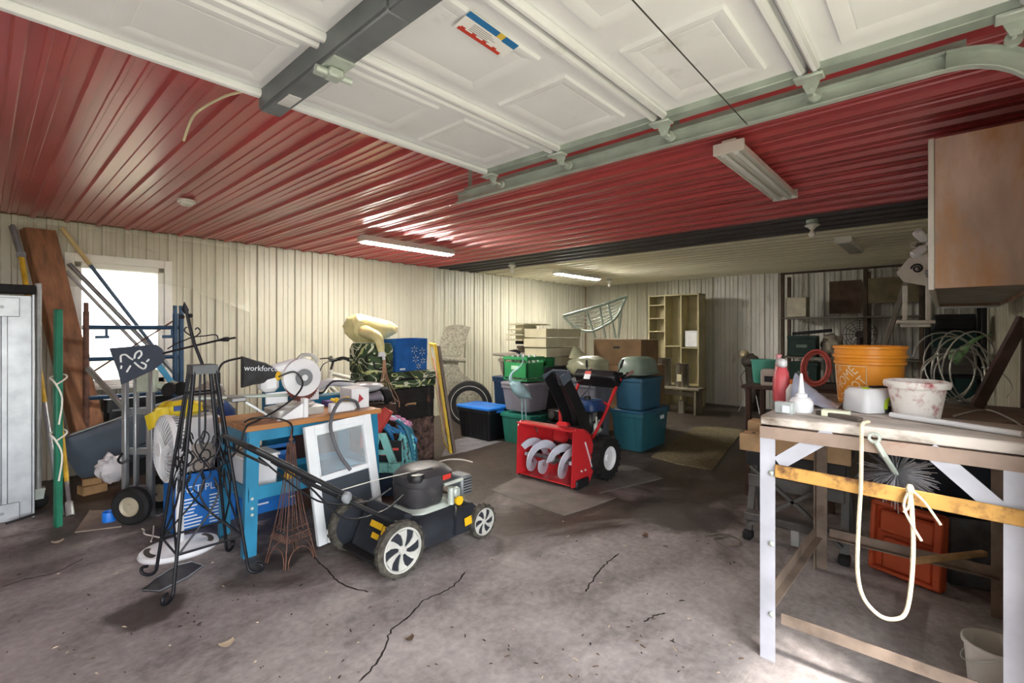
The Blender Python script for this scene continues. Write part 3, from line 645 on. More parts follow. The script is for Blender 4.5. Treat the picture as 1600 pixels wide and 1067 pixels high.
for f in fr:
    for z in (1.05, .22): MB().tube([fp(f, -1, z), fp(f, 1, z)], .0065, 6).build('cross_rail', m_iron, t)
    for a in (-.45, .45): MB().tube(smoothpath([fp(f, a, 1.17), fp(f, a, .95), fp(f, a*.9, .80), fp(f, a*.5, .74)], 4), .0055, 6).build('rod', m_iron, t)
    for s in (-1, 1):
        MB().tube(smoothpath([fp(f, s*.2, .58), fp(f, s*.35, .5), fp(f, 0, .40), fp(f, -s*.55, .30), fp(f, -s*.95, .22)], 5), .0055, 6).build('crossed_rod', m_iron, t)
        c = fp(f, s*.42, .66); ax = (fp(f, 1, .66)-fp(f, 0, .66)).normalized()
        MB().tube([c+ax*.026*math.cos(q)+Vector((0, 0, .034*math.sin(q))) for q in [i*math.pi/8 for i in range(16)]], .0045, 6, closed=True).build('scroll_ring', m_iron, t)
        MB().tube(smoothpath([fp(f, s*.1, .66), fp(f, s*.5, .73), fp(f, s*.62, .78), fp(f, s*.35, .81), fp(f, s*.2, .77)], 4), .004, 6).tube(smoothpath([fp(f, s*.1, .66), fp(f, s*.5, .59), fp(f, s*.62, .54), fp(f, s*.35, .51), fp(f, s*.2, .55)], 4), .004, 6).build('scroll', m_iron, t)
    MB().tube([fp(f, -1, .66), fp(f, -.2, .70), fp(f, .2, .62), fp(f, 1, .66)], .004, 6).build('scroll_bar', m_iron, t)
MB().box((0, 0, 1.205), (.125, .125, .012), .003).box((-.058, 0, 1.185), (.008, .125, .05)).box((0, -.058, 1.185), (.125, .008, .05)).build('cap_plate', mat('grey iron', '#5d6063', .5, .5), t)
# weather vane
dv = 2.76
vb = at(312, 569, dv)
t = thing('weather_vane', 'dark metal weather vane with a clover cut out tail on the trellis top', 'weather vane', tc+Vector((0, 0, 1.212)))
o = tc+Vector((0, 0, 1.212)); A = lambda u, v, d_=dv: at(u, v, d_)-o
MB().tube([(0, 0, -.0), A(303, 535), A(296, 508), A(292, 488)], .009, 8).build('spindle', m_iron, t)
fin = A(290, 478); n_ = (Vector((-.742, -.67, 0)))
rt = Vector((.67, -.742, 0))
MB().loft([[A(291, 490)+rt*x+n_*y for x, y in ((-w, 0), (0, -.006), (w, 0), (0, .006))]+[] for w in (.012,)]+[[A(289.5, 484)+rt*x+n_*y for x, y in ((-.022, 0), (0, -.008), (.022, 0), (0, .008))], [A(288, 471)+rt*x+n_*y for x, y in ((-.001, 0), (0, -.001), (.001, 0), (0, .001))]]).sph(A(285, 495), .012, 8, 6).sph(A(298, 493), .012, 8, 6).build('finial', m_iron, t)
MB().tube([A(255, 552), A(300, 541), A(340, 532), A(368, 527.5)], .006, 8).sph(A(355, 530), (.014, .014, .014), 10, 7).tube([A(342, 531.5), A(352, 530)], [.006, .014], 8).build('arrow', m_iron, t)
for pts in (((303, 527), (296, 523), (289, 518), (289, 513), (293, 511)), ((303, 527), (308, 524), (313, 518), (309, 512), (305, 515)), ((302, 526), (318, 525), (332, 523), (339, 524), (341, 530)), ((262, 545), (275, 537), (290, 531), (299, 527))):
    MB().tube(smoothpath([A(*p) for p in pts], 5), .0035, 6).build('scroll', m_iron, t)
tail = [(171, 544), (243, 538), (253, 545), (259, 556), (255, 566), (240, 578), (190, 601), (185, 580)]
pts = [A(*p) for p in tail]; mb = MB(); nn = n_*.003
mb.add([p+nn for p in pts]+[p-nn for p in pts], [tuple(range(8)), tuple(range(15, 7, -1))]+[(i, 8+i, 8+(i+1) % 8, (i+1) % 8) for i in range(8)])
tail_o = mb.build('tail_sheet', mat('slate steel sheet', '#454d5c', .5, .3, .08), t, 0)
cut = MB()
for k, pth in enumerate((((190, 566), (190, 556), (197, 554), (204, 559), (209, 562)), ((211, 560), (213, 552), (220, 548), (222, 554), (217, 560)), ((211, 566), (219, 573), (226, 576), (229, 570), (222, 566)), ((199, 581), (202, 576), (205, 571)), ((191, 571), (190, 576)), ((230, 565), (234, 561)))):
    cut.tube(smoothpath([A(*p)+n_*.0045 for p in pth], 4), .005, 6, flat=1)
cut.build('clover_cut_out', mat('pale cut out edge', '#dfe3e6', .5, var=.03), tail_o)
# black blade lying on the floor
q = [fl(u, v) for u, v in ((222, 925), (250, 926), (292, 905), (318, 886), (300, 880), (275, 886), (245, 905))]
t = thing('garden_edging', 'black pointed plastic edging piece lying on the floor under the trellis', 'edging')
MB().prism([(p.x, p.y) for p in q], .001, .009).build('blade', mat('scuffed black plastic', '#3a3638', .5, 0, .25, 12), t)
MB().tube([p+Vector((0, 0, .011)) for p in q], .004, 6, closed=True).build('rim', m_grey, t)
# ---------------------------------------------------------------- white pedestal fan
fb = Vector((.852, 3.64, 0))
t = thing('pedestal_fan', 'white pedestal fan with an oval base behind the iron trellis', 'fan', fb)
mb = MB(); nseg = 48
def oval(a, b, z): return [(a*math.cos(2*math.pi*i/nseg), b*math.sin(2*math.pi*i/nseg), z) for i in range(nseg)]
mb.loft([oval(.212, .175, .0), oval(.219, .182, .012), oval(.21, .17, .030), oval(.17, .135, .034), oval(.10, .10, .044), oval(.045, .045, .06)])
mb.build('base', m_wplas, t)
hol = mat('dark recess', '#4a4540', .8)
for s in (-1, 1): MB().prism([(s*(.155+.030*math.cos(a)), .085*math.sin(a)) for a in [i*math.pi/8*s for i in range(16)]], .026, .036).build('grip_hole', hol, t)
MB().cyl((0, 0, .05), (0, 0, .50), .024, .020, 16).build('column', m_wplas, t)
hc = Vector((-.02, .02, .66)); ax = (Vector((-.67, .742, 0))*.62+Vector((-.742, -.67, 0))*.78).normalized()
HM = frame(fb*0+hc, ax.cross(Vector((0, 0, 1))), (0, 0, 1))
if (HM.to_3x3() @ Vector((0, 0, 1))).dot(ax) < 0: HM = HM @ rot('Y', 180)
MB().lathe([(0, -.05), (.10, -.055), (.19, -.03), (.205, .0), (.205, .05)], 30, HM).build('rear_shroud', m_wplas, t)
MB().lathe([(.205, .03), (.212, .035), (.212, .06), (.203, .065)], 30, HM).build('guard_ring', m_wplas, t)
gr = MB()
for i in range(40):
    a = 2*math.pi*i/40; gr.tube([HM @ Vector((r_*math.cos(a+.5*(r_/.2)), r_*math.sin(a+.5*(r_/.2)), z_)) for r_, z_ in ((.04, .085), (.10, .088), (.16, .08), (.205, .06))], .0018, 4)
g_o = gr.build('front_guard', m_wplas, t); MB().lathe([(0, .094), (.042, .092), (.045, .08)], 20, HM).build('hub_badge', m_wplas, g_o)
bl = MB()
for k in range(3):
    bl.grid(lambda a, b: HM @ (rot('Z', k*120) @ Vector((.03+.15*a, (-.06+.12*b)*(.4+a), .03+.035*(b-.5)))), 6, 5, .003)
bl.build('blade', mat('pale grey blade', '#c9ced6', .3), t)
sl = MB()
for i in range(24):
    a = R(-75+150*i/23); sl.m = 0; sl.T = HM; sl.box((.2065*math.cos(a), .2065*math.sin(a), .018), (.006, .006, .038), 0, rot('Z', math.degrees(a)))
sl.build('vent_slot', mat('slot grey', '#6c6f73', .7), t)
MB().box((0, 0, .52), (.07, .07, .10), .015).build('neck', m_wplas, t)
# ---------------------------------------------------------------- blue steel workbench with wooden top
bx0, bx1, by0, by1, bz = 1.10, 2.02, 3.20, 3.68, .815
t = thing('blue_workbench', 'blue steel workbench with a wooden top loaded with a saw', 'workbench', (bx0, by0, 0))
w_, d_ = bx1-bx0, by1-by0
m_btop = mat('varnished wood top', '#b07a48', .5, 0, .15, 4, stretch=(.6, 6, 6), bump=.1, bscale=20)
MB().box((w_/2, d_/2, bz-.0175), (w_+.04, d_+.04, .035), .004).build('wood_top', m_btop, t)
for x in (0, w_):
    for y in (0, d_):
        sx = -1 if x == 0 else 1; sy = -1 if y == 0 else 1
        lg = MB(); xo = x; f = .02*sx
        lg.loft([[(xo+f*(1-z/.74)-sx*a, y-sy*b, z) for a, b in ((0, 0), (.075, 0), (.075, .004), (.004, .004), (.004, .05), (0, .05))][::(1 if sx*sy > 0 else -1)] for z in (0, .74)])
        lo = lg.build('leg', m_blue, t, 0)
        for z in (.30, .36, .26): MB().cyl((xo-sx*.04+f*.6, y+sy*.0, z), (xo-sx*.04+f*.6, y+sy*.006, z), .009, n=10).build('bolt', m_galv, lo)
for z, hgt in ((.745, .07), (.385, .085)):
    for y in (.008, d_-.008): MB().box((w_/2, y, z), (w_, .004, hgt)).build('rail', m_blue, t)
    for x in (.008, w_-.008): MB().box((x, d_/2, z), (.004, d_, hgt)).build('rail', m_blue, t)
MB().box((w_/2, d_/2, .375), (w_-.02, d_-.02, .01)).build('lower_shelf', m_blue, t)
BT = bz+.0005
# white storage box and yellow glue on the lower shelf
t = thing('shelf_box', 'white plastic box on the lower shelf of the blue workbench', 'box', (1.22, 3.40, .381))
MB().loft([rrect(.20, .20, .02, z) for z in (0, .01)]+[rrect(.22, .22, .02, .20)]).build('body', m_wplas, t); MB().box((0, 0, .21), (.235, .235, .02), .006).build('lid', m_wplas, t)
tag(MB().sph((1.40, 3.30, .43), (.035, .03, .045), 12, 9, .2, 2).build('yellow_sponge', mat('yellow plastic', '#e8c02c', .5)), 'small yellow sponge on the lower bench shelf', 'sponge')
# ---------------------------------------------------------------- sliding compound mitre saw
t = thing('mitre_saw', 'white mitre saw with a black dust bag on the blue workbench', 'saw', (1.50, 3.45, BT))
m_sawm = mat('cast aluminium', '#c8c8c4', .45, .4, .08, 10)
MB().loft([rrect(.34, .26, .04, z) for z in (0, .05)]+[rrect(.30, .22, .04, .06)]).build('base', m_sawm, t)
MB().lathe([(0, .06), (.12, .06), (.125, .075), (.12, .08), (0, .08)], 28, mv(0, -.02, 0)).build('turntable', m_sawm, t)
MB().box((-.10, .06, .115), (.15, .02, .08), .004).box((.12, .06, .115), (.17, .02, .08), .004).build('fence', m_wplas, t)
gd = MB().lathe([(0, -.035), (.10, -.035), (.135, -.02), (.14, .0), (.135, .022), (.09, .03), (0, .03)], 34, mv(.05, .0, .255) @ rot('X', 90)).build('blade_guard', m_wplas, t)
MB().lathe([(0, .026), (.058, .034), (.062, .046), (.03, .05), (0, .05)], 22, mv(.05, .0, .255) @ rot('X', 90)).build('arbor_cover', m_grey, gd)
MB().lathe([(0, .0475), (.022, .056), (0, .057)], 16, mv(.05, .0, .255) @ rot('X', 90)).build('arbor_cap', m_wplas, gd)
tb = MB(); nT = 40; pr = []
for i in range(nT*2): rr_ = .122 if i % 2 == 0 else .112; a = math.pi*i/nT; pr.append((rr_*math.cos(a), rr_*math.sin(a)))
tb.prism(pr, -.0015, .0015, mv(.05, -.015, .20) @ rot('X', 90)).build('saw_blade', mat('rusty red blade', '#6f3a35', .5, .3, .2, 12), t, 0)
MB().bar((.03, .02, .36), (-.20, .05, .30), .06, .07, ch=.02).box((-.16, .05, .24), (.12, .12, .15), .03).build('motor_arm', m_wplas, t)
MB().tube(smoothpath([(.02, .0, .38), (.06, 0, .415), (.13, 0, .41), (.17, 0, .36)], 5), .013, 10).build('carry_handle', m_sawm, t)
MB().tube([(-.02, .05, .13), (-.60, .07, .16)], .011, 10).tube([(-.02, .10, .13), (-.60, .12, .16)], .011, 10).build('slide_rail', m_galv, t)
bag = MB(); 
bb = [(-.12, .28, .045, .03), (-.19, .30, .07, .04), (-.27, .31, .085, .045), (-.335, .315, .105, .03), (-.345, .316, .105, .006)]
def bagring(x, zc, h, yw): return [(x+(.05*math.cos(a) if False else 0)-.10*(math.sin(a) < -.3)*(x < -.3)*0, .02+yw*math.cos(a), zc+h*math.sin(a)) for a in [2*math.pi*i/16 for i in range(16)]]
bag.loft([bagring(*b) for b in bb]); bo = bag.build('dust_bag', mat('black nylon', '#37383a', .8, 0, .15, 20, bump=.15), t)
MB().text('workforce', .052, mv(-.235, -.030, .335) @ rot('Z', 4) @ rot('X', 90) @ rot('Z', -5), .001).build('bag_lettering', m_wprint, bo, 0)
MB().sph((-.118, .01, .275), (.03, .03, .035), 12, 8).build('bag_collar', MC['yellow plastic'], bo)
MB().bar((-.32, .03, .12), (-.18, .0, .01), .12, .012).bar((-.42, .03, .14), (-.33, .03, .14), .14, .03, ch=.006).build('extension_wing', m_alu, t)
MB().tube(smoothpath([(-.345, .02, .41), (-.44, .03, .385), (-.475, .03, .33), (-.475, .03, .26)], 4), .007, 8).cyl((-.475, .03, .32), (-.475, .03, .25), .012).build('support_hook', m_black, t)
# power cords
tag(MB().tube(smoothpath([(1.36, 3.38, 1.09), (1.46, 3.36, 1.12), (1.50, 3.32, 1.04), (1.42, 3.26, .96), (1.28, 3.24, .88), (1.16, 3.19, .845), (1.08, 3.155, .82), (1.04, 3.14, .72), (.99, 3.12, .66)], 6), .0065, 7).build('power_cord', m_black), 'black power cord looping from the saw over the bench corner', 'cord')
tag(MB().tube(smoothpath([(1.12, 3.30, .825), (1.14, 3.20, .86), (1.25, 3.165, .85), (1.35, 3.16, .80), (1.36, 3.17, .70), (1.34, 3.165, .60)], 6), .0055, 7).build('power_cord', m_black), 'black cord hanging over the front edge of the blue workbench', 'cord')
# things on the bench beside the saw
t = thing('plastic_square', 'white plastic set square box at the front of the bench', 'tool', (1.30, 3.25, BT+.0))
MB().prism([(0, 0), (.17, 0), (.17, .10)], -.01, .01, mv(0, 0, .0) @ rot('X', 90)).build('triangle', m_wplas, t); MB().box((.18, .0, .065), (.03, .06, .13), .004).build('stand', m_wplas, t)
tag(MB().box((1.765, 3.27, BT+.035), (.19, .05, .07), .006).build('fence_board', m_wplas), 'white fence board lying along the front of the bench', 'board')
t = thing('white_carton', 'white carton with a red mark at the right end of the blue bench', 'carton', (1.95, 3.42, BT), -6)
MB().box((0, 0, .075), (.14, .22, .15), .003).build('body', m_wplas, t); MB().prism([(-.02, -.03), (.025, .0), (-.01, .04)], .0, .002, mv(0, -.1115, .07) @ rot('X', 90)).build('red_mark', mat('red mark', '#a8323c', .5), t)
for i, (x, lab) in enumerate(((1.71, 'left yellow spring clamp on the white fence board'), (1.79, 'right yellow spring clamp on the white fence board'))):
    t = thing('spring_clamp', lab, 'clamp', (x+.015, 3.27, BT+.07), 20*i, 'yellow spring clamps')
    MB().box((0, 0, .018), (.03, .04, .034), .008).build('jaw', MC['yellow plastic'], t); MB().tube([(-.02, 0, .02), (-.045, .0, .03)], [.012, .008], 8).build('lever', MC['yellow plastic'], t)
tag(MB().tube(smoothpath([(1.87, 3.22, .832), (1.80, 3.15, .90), (1.66, 3.10, .92), (1.57, 3.06, .78), (1.60, 3.02, .60), (1.66, 2.96, .47)], 6), .012, 8).build('rubber_hose', mat('dark grey hose', '#5c5d63', .6)), 'dark grey rubber hose curving down over the white sash', 'hose')
tag(MB().box((1.75, 3.34, BT-.0), (.5, .02, .012)).build('purple_strip', mat('purple plastic', '#6d559f', .5)) if False else MB().box((1.9, 3.60, BT+.02), (.20, .12, .04), .005).build('purple_tray', mat('purple plastic', '#6d559f', .5)), 'purple plastic tray at the back corner of the bench', 'tray')
# ---------------------------------------------------------------- white window sash leaning on the bench
sa = Vector((1.462, 3.018, .004)); tl = 8.4
t = thing('window_sash', 'white framed window sash with screen leaning on the blue workbench', 'window sash', M=mv(sa) @ rot('Z', 2) @ rot('Y', -3.0) @ rot('X', -tl))
sw, sh = .50, .775
m_sash = mat('white vinyl', '#e9eef2', .35, 0, .03)
for n2, c, s in (('stile', (.0325, 0, sh/2), (.065, .035, sh)), ('stile', (sw-.0325, 0, sh/2), (.065, .035, sh)), ('rail', (sw/2, 0, .0425), (sw-.13, .035, .085)), ('rail', (sw/2, 0, sh-.035), (sw-.13, .035, .07)), ('rail', (sw/2, 0, .415), (sw-.13, .03, .04))):
    MB().box(c, s, .005).build(n2, m_sash, t)
MB().box((sw/2, .004, .59), (sw-.13, .004, .31)).build('pane', mat('sash glass', '#dfe8ee', .05, 0, 0, alpha=.22, spec=.8), t)
MB().box((sw/2, .004, .24), (sw-.13, .003, .31)).build('screen', mat('dark insect screen', '#3c434c', .7, 0, .06, alpha=.88), t)
for c, s in (((.07, -.004, .59), (.012, .03, .31)), ((sw-.07, -.004, .59), (.012, .03, .31)), ((sw/2, -.004, .738), (sw-.13, .03, .012))): MB().box(c, s, .003).build('glazing_bead', m_sash, t)
# ---------------------------------------------------------------- eiffel-shaped wire ornament in front of the sash
t = thing('wire_tower', 'rusty wire tower ornament with arched feet before the white sash', 'ornament', (1.27, 2.97, 0), 10)
def tw(z): return .092*(1-z/.80)**1.7+.012
for sx in (-1, 1):
    for sy in (-1, 1):
        MB().tube([(sx*tw(z), sy*tw(z), z) for z in (.002, .06, .12, .2, .3, .42, .56, .72)], .0032, 6).build('corner_wire', m_rust, t)
for sx, sy in ((0, -1), (0, 1), (1, 0), (-1, 0)):
    for a in (-.5, 0, .5):
        MB().tube([((a if sx == 0 else sx)*tw(z), (a if sy == 0 else sy)*tw(z), z) for z in (.20, .3, .42, .56, .72)], .002, 5).build('face_wire', m_rust, t)
    k = tw(.03); MB().tube([((math.cos(q)*k*.85 if sx == 0 else sx*tw(.09*math.sin(q)+.01)), (math.cos(q)*k*.85 if sy == 0 else sy*tw(.09*math.sin(q)+.01)), .005+.10*math.sin(q)) for q in [math.pi*i/12 for i in range(13)]], .0032, 6).build('arch', m_rust, t)
for z in (.15, .185, .22):
    k = tw(z)+.006; MB().tube([(k, k, z), (-k, k, z), (-k, -k, z), (k, -k, z)], .003, 6, closed=True).build('deck_wire', m_rust, t)
zz = MB(); k1, k2 = tw(.15)+.006, tw(.185)+.006
for i in range(8):
    a = -1+i*.25; zz.tube([(a*k1, -k1, .15), ((a+.125)*k2, -k2, .185), ((a+.25)*k1, -k1, .15)], .002, 5); zz.tube([(-k1, a*k1, .15), (-k2, (a+.125)*k2, .185), (-k1, (a+.25)*k1, .15)], .002, 5)
zz.build('lattice', m_rust, t); MB().tube([(0, 0, .70), (0, 0, .80)], [.008, .003], 6).sph((0, 0, .74), .015, 8, 6).build('finial', m_rust, t)
# ---------------------------------------------------------------- lawn mower
t = thing('lawn_mower', 'black push lawn mower with silver wheels in the middle of the floor', 'lawn mower', (1.605, 2.575, 0))
m_mow = mat('black mower deck', '#2b2f36', .4, .1, .12, 6, dirt=('#5d574f', .28)); m_tire = mat('grey dusty tyre', '#4a4740', .85, 0, .3, 30, bump=.2); m_sil = mat('silver wheel plastic', '#c6c6c0', .4, .2, .1, 10, dirt=('#8d897e', .3))
m_eng = mat('charcoal engine plastic', '#3c3b3e', .45, 0, .12, 8, dirt=('#5f5a58', .35)); m_ylab = mat('yellow label', '#e3b61e', .5, var=.05)
def mwheel(x, y, r, w, side):
    M = mv(x, y, r) @ rot('X', 90)
    o_ = MB(M).lathe([(r*.78, -w/2), (r*.93, -w/2), (r, -w*.3), (r, w*.3), (r*.93, w/2), (r*.78, w/2)], 36)
    for i in range(30):
        a = 2*math.pi*i/30; o_.box((r*1.0*math.cos(a), r*1.0*math.sin(a), (w*.2 if i % 2 else -w*.2)), (r*.05, r*.11, w*.42), 0, rot('Z', math.degrees(a)))
    wo_ = o_.build('wheel', m_tire, t)
    s = side; z1 = s*w*.52
    rim = MB(M).lathe([(r*.70, z1*.5), (r*.74, z1), (r*.80, z1), (r*.82, z1*.8)], 36).lathe([(0, z1*1.15), (r*.13, z1*1.1), (r*.17, z1*.8), (r*.17, 0)], 20)
    rim.build('rim', m_sil, wo_)
    for k in range(6):
        a = k*60+15; q = []
        for rr, da, hw in ((.15, 0, 14), (.35, 4, 12), (.55, 10, 13), (.73, 18, 16)):
            q.append((rr, a+da-hw, a+da+hw))
        sp = MB(M); top = [(r*rr*math.cos(R(b)), r*rr*math.sin(R(b))) for rr, _, b in q]+[(r*rr*math.cos(R(b)), r*rr*math.sin(R(b))) for rr, b, _ in q[::-1]]
        sp.prism(top, min(z1*.45, z1*.9), max(z1*.45, z1*.9)); sp.build('spoke', m_sil, wo_, 0)
    MB(M).lathe([(0, -w*.35), (r*.78, -w*.35), (r*.78, w*.35), (0, w*.35)], 28).build('hub_disc', m_mow, wo_)
mwheel(0, -.265, .158, .055, 1); mwheel(0, .265, .158, .055, -1); mwheel(.68, -.235, .112, .05, 1); mwheel(.68, .235, .112, .05, -1)
dk = MB(); dk.loft([rrect(.70, .44, .12, .075, 5, (.36, 0)), rrect(.72, .46, .13, .10, 5, (.36, 0)), rrect(.71, .45, .13, .17, 5, (.36, 0)), rrect(.62, .39, .15, .225, 5, (.36, 0)), rrect(.45, .32, .14, .25, 5, (.37, 0))])
dko = dk.build('deck', m_mow, t)
MB().loft([[(x, y, z) for x, y in ((.42, -.26), (.70, -.22), (.70, -.12), (.42, -.14))] for z in (.10,)]+[[(x, y, .20) for x, y in ((.44, -.25), (.66, -.215), (.66, -.12), (.44, -.14))], [(x, y, .245) for x, y in ((.50, -.21), (.62, -.20), (.62, -.13), (.50, -.15))]]).build('side_discharge', m_mow, t)
MB().prism([(0, 0), (.07, .0), (.07, .05), (0, .05)], 0, .003, mv(.50, -.262, .135) @ rot('Z', 8) @ rot('X', 82)).build('warning_label', m_ylab, t)
MB().prism([(-.05, .05), (.02, .05), (.13, .30), (.08, .32)], -.20, .20, rot('X', 90)).build('rear_flap', m_mow, t)
MB().box((-.05, 0, .06), (.10, .42, .02), .006).build('trailing_skirt', m_rubber, t)
FM = mv(.0, 0, .19) @ Matrix.Rotation(math.atan2(.13, .27), 4, 'Y') @ rot('Z', -90) @ rot('X', 90)
lb = MB(); 
for (x0, x1, z0, z1) in ((-.02, .13, .02, .055), (.06, .13, -.035, -.005), (.14, .19, .0, .05)): lb.box(((x0+x1)/2, (z0+z1)/2, .035), (x1-x0, z1-z0, .004))
lb.T = Matrix(); 
lbl = MB(FM); 
for (x0, x1, z0, z1) in ((-.02, .10, .02, .055), (.03, .10, -.035, -.005), (.11, .16, .0, .05)): lbl.box(((x0+x1)/2, (z0+z1)/2, .034), (x1-x0, z1-z0, .004))
lbl.build('warning_label', m_ylab, t)
MB().loft([rrect(.34, .30, .09, z, 4, (.36, 0)) for z in (.245, .26)]+[rrect(.27, .27, .08, .28, 4, (.35, 0))]).build('engine_base', m_galv, t)
MB().loft([rrect(.25, .26, .07, .28, 4, (.33, .01)), rrect(.27, .28, .08, .30, 4, (.33, .01)), rrect(.28, .29, .08, .40, 4, (.33, .01)), rrect(.30, .30, .09, .41, 4, (.34, .01))]).build('engine_block', m_eng, t)
eg = MB().loft([rrect(.31, .31, .10, .41, 5, (.35, .01)), rrect(.36, .32, .11, .43, 5, (.37, .01)), rrect(.36, .32, .12, .47, 5, (.37, .01)), rrect(.28, .26, .11, .505, 5, (.37, .01)), rrect(.14, .13, .06, .515, 5, (.37, .01))]).build('engine_cowl', m_eng, t)
MB().lathe([(.055, .45), (.06, .475), (.05, .495), (0, .50)], 18, mv(.25, -.08, 0)).build('fuel_cap', m_black, eg)
MB().prism([(0, 0), (.075, 0), (.075, .03), (0, .03)], 0, .003, mv(.40, -.158, .435) @ rot('Z', 6) @ rot('X', 84)).build('red_badge', mat('red badge', '#c8382e', .5), eg)
mu = MB().box((.60, -.10, .36), (.10, .15, .13), .012).build('muffler', m_greyp, t)
ms = MB()
for k in range(6): ms.box((.60, -.178, .315+.018*k), (.07, .004, .006))
ms.build('muffler_slot', m_black, mu)
MB().cyl((.46, -.17, .27), (.46, -.17, .38), .022).box((.50, -.17, .34), (.05, .05, .06), .01).cyl((.42, -.15, .40), (.56, -.17, .41), .012).build('carburettor', m_galv, t)
MB().lathe([(0, 0), (.03, 0), (.03, .02), (0, .02)], 16, mv(.52, -.17, .28) @ rot('X', 90)).build('oil_cap', m_ylab, t)
MB().cyl((.36, -.10, .51), (.20, -.06, .50), .008).build('recoil_handle', m_black, t)
for s in (-1, 1):
    MB().tube([(.08, s*.21, .24), (-.30, s*.21, .50), (-.36, s*.21, .54)], .0125, 10).build('lower_handle', m_black, t)
    MB().tube([(-.26, s*.225, .50), (-.72, s*.225, .83)]+[(-.74-.03*math.sin(R(a)), s*(.225-.05*(1-math.cos(R(a)))), .845+.02*math.sin(R(a))) for a in (30, 60, 90)], .0125, 10).build('upper_handle', m_black, t)
    MB().sph((-.32, s*.245, .53), (.03, .02, .03), 10, 7).box((-.32, s*.255, .53), (.02, .012, .06), .004).build('clamp_knob', m_grey, t)
MB().tube([(-.77, -.18, .865), (-.77, .18, .865)], .0125, 10).build('grip_bar', m_black, t)
MB().tube(smoothpath([(-.74, -.20, .80), (-.70, -.19, .77), (-.70, .19, .77), (-.74, .20, .80)], 4), .007, 8).build('bail_lever', m_black, t)
MB().tube(smoothpath([(-.68, -.19, .78), (-.5, -.20, .62), (-.3, -.19, .40), (-.05, -.16, .36), (.12, -.12, .40)], 6), .0055, 6).build('control_cable', m_black, t)
MB().tube(smoothpath([(-.6, .18, .72), (-.3, .12, .42), (.0, .1, .34), (.15, .05, .40)], 6), .0055, 6).build('control_cable', m_black, t)
MB().tube(smoothpath([(.22, -.05, .505), (-.05, -.10, .53), (-.33, -.20, .56)], 4), .0025, 5).build('starter_rope', m_string, t)
# ---------------------------------------------------------------- storage totes
def tote(label, x0, x1, y0, y1, z0, h, body, lid=None, group='plastic storage totes', cat='tote', ribs=6, lidh=.05, taper=.035, name='storage_tote'):
    w, d = x1-x0, y1-y0; t = thing(name, label, cat, ((x0+x1)/2, (y0+y1)/2, z0), 0, group); hb = h-lidh*.6
    o = MB().loft([rrect(w-.03-2*taper, d-.03-2*taper, .03, 0), rrect(w-.02-2*taper, d-.02-2*taper, .035, .012), rrect(w-.03, d-.03, .04, hb-.045), rrect(w-.004, d-.004, .04, hb-.04), rrect(w-.004, d-.004, .04, hb)]).build('body', body, t)
    for k in range(ribs):
        y = -d/2+d*(k+.5)/ribs*.86+d*.07; q = lambda z: -(w/2-.015)+taper*(1-z/hb)-.002
        MB().bar((q(.03), y, .03), (q(hb-.06), y, hb-.06), .018, .010, up=(1, 0, 0)).build('rib', body, o)
    for s in (-1, 1): MB().box((0, s*(d/2+.004), hb-.02), (w*.34, .03, .03), .008).build('handle', lid or body, t)
    if lid:
        MB().loft([rrect(w, d, .045, hb+.001), rrect(w+.012, d+.012, .05, hb+.006), rrect(w+.012, d+.012, .05, hb+lidh*.55), rrect(w-.02, d-.02, .05, hb+lidh*.7), rrect(w-.05, d-.05, .05, hb+lidh*.55), rrect(w-.10, d-.10, .05, hb+lidh*.6)]).build('lid', lid, t)
    return t
m_navy = mat('navy tote plastic', '#1f3856', .45, 0, .06); m_bkt = mat('black tote plastic', '#14161c', .42, 0, .1); m_blid = mat('bright blue lid', '#2277d6', .4, 0, .04)
m_gtot = mat('grey tote plastic', '#8a8791', .5, 0, .06); m_grn = mat('green tote plastic', '#2a7a6a', .42, 0, .06); m_teal = mat('teal blue tote', '#38627c', .4, 0, .05); m_teal2 = mat('deep teal tote', '#2f6674', .4, 0, .05); m_tlid = mat('dark teal lid', '#2b5876', .4, 0, .05)
tote('black storage tote with a bright blue lid beside the leaning frames', 4.27, 4.68, 4.25, 4.88, .004, .42, m_bkt, m_blid, ribs=8)
tote('green storage tote on the floor under a grey tote', 4.42, 4.88, 3.70, 4.22, .004, .40, m_grn, None, ribs=2)
tote('grey storage tote stacked on the green tote', 4.42, 4.88, 3.72, 4.20, .412, .35, m_gtot, m_gtot, ribs=0)
tote('navy storage tote behind the blue lidded tote', 5.02, 5.42, 4.42, 4.95, .004, .74, m_navy, m_navy, ribs=0)
tote('small taupe bin full of rolled tubes on the navy tote', 5.05, 5.40, 4.50, 4.86, .755, .28, mat('taupe plastic', '#94877b', .6), None, ribs=0)
for k in range(5):
    tag(MB().cyl((5.06+.06*k, 4.40, 1.05+.008*k), (5.10+.05*k, 4.98, 1.06), .018, n=10).build('rolled_tube', mat('dull grey roll', '#9a9488', .7)), 'grey rolled tube lying across the taupe bin', 'tube', 'rolled tubes on the taupe bin')
tote('large dark grey tote standing under the cream drawer boards', 5.06, 5.84, 3.98, 4.40, .004, .91, mat('graphite tote', '#3c4148', .5), MC['graphite tote'] if 'graphite tote' in MC else None, ribs=0)
tote('light grey tote behind the snow blower chute', 4.80, 5.22, 3.02, 3.56, .004, .80, mat('cool grey tote', '#777984', .5), mat('slate lid', '#585d68', .5), ribs=3)
lt = tote('deep teal storage tote at the bottom of the pair by the carpet', 5.06, 5.80, 2.56, 3.0, .004, .47, m_teal2, m_tlid, ribs=2)
MB().box((.12, -.226, .36), (.10, .008, .045), .003).build('white_label', m_wprint, lt)
tote('blue storage tote stacked on the teal tote by the carpet', 5.09, 5.66, 2.58, 2.97, .482, .40, m_teal, None, ribs=0, taper=.02)
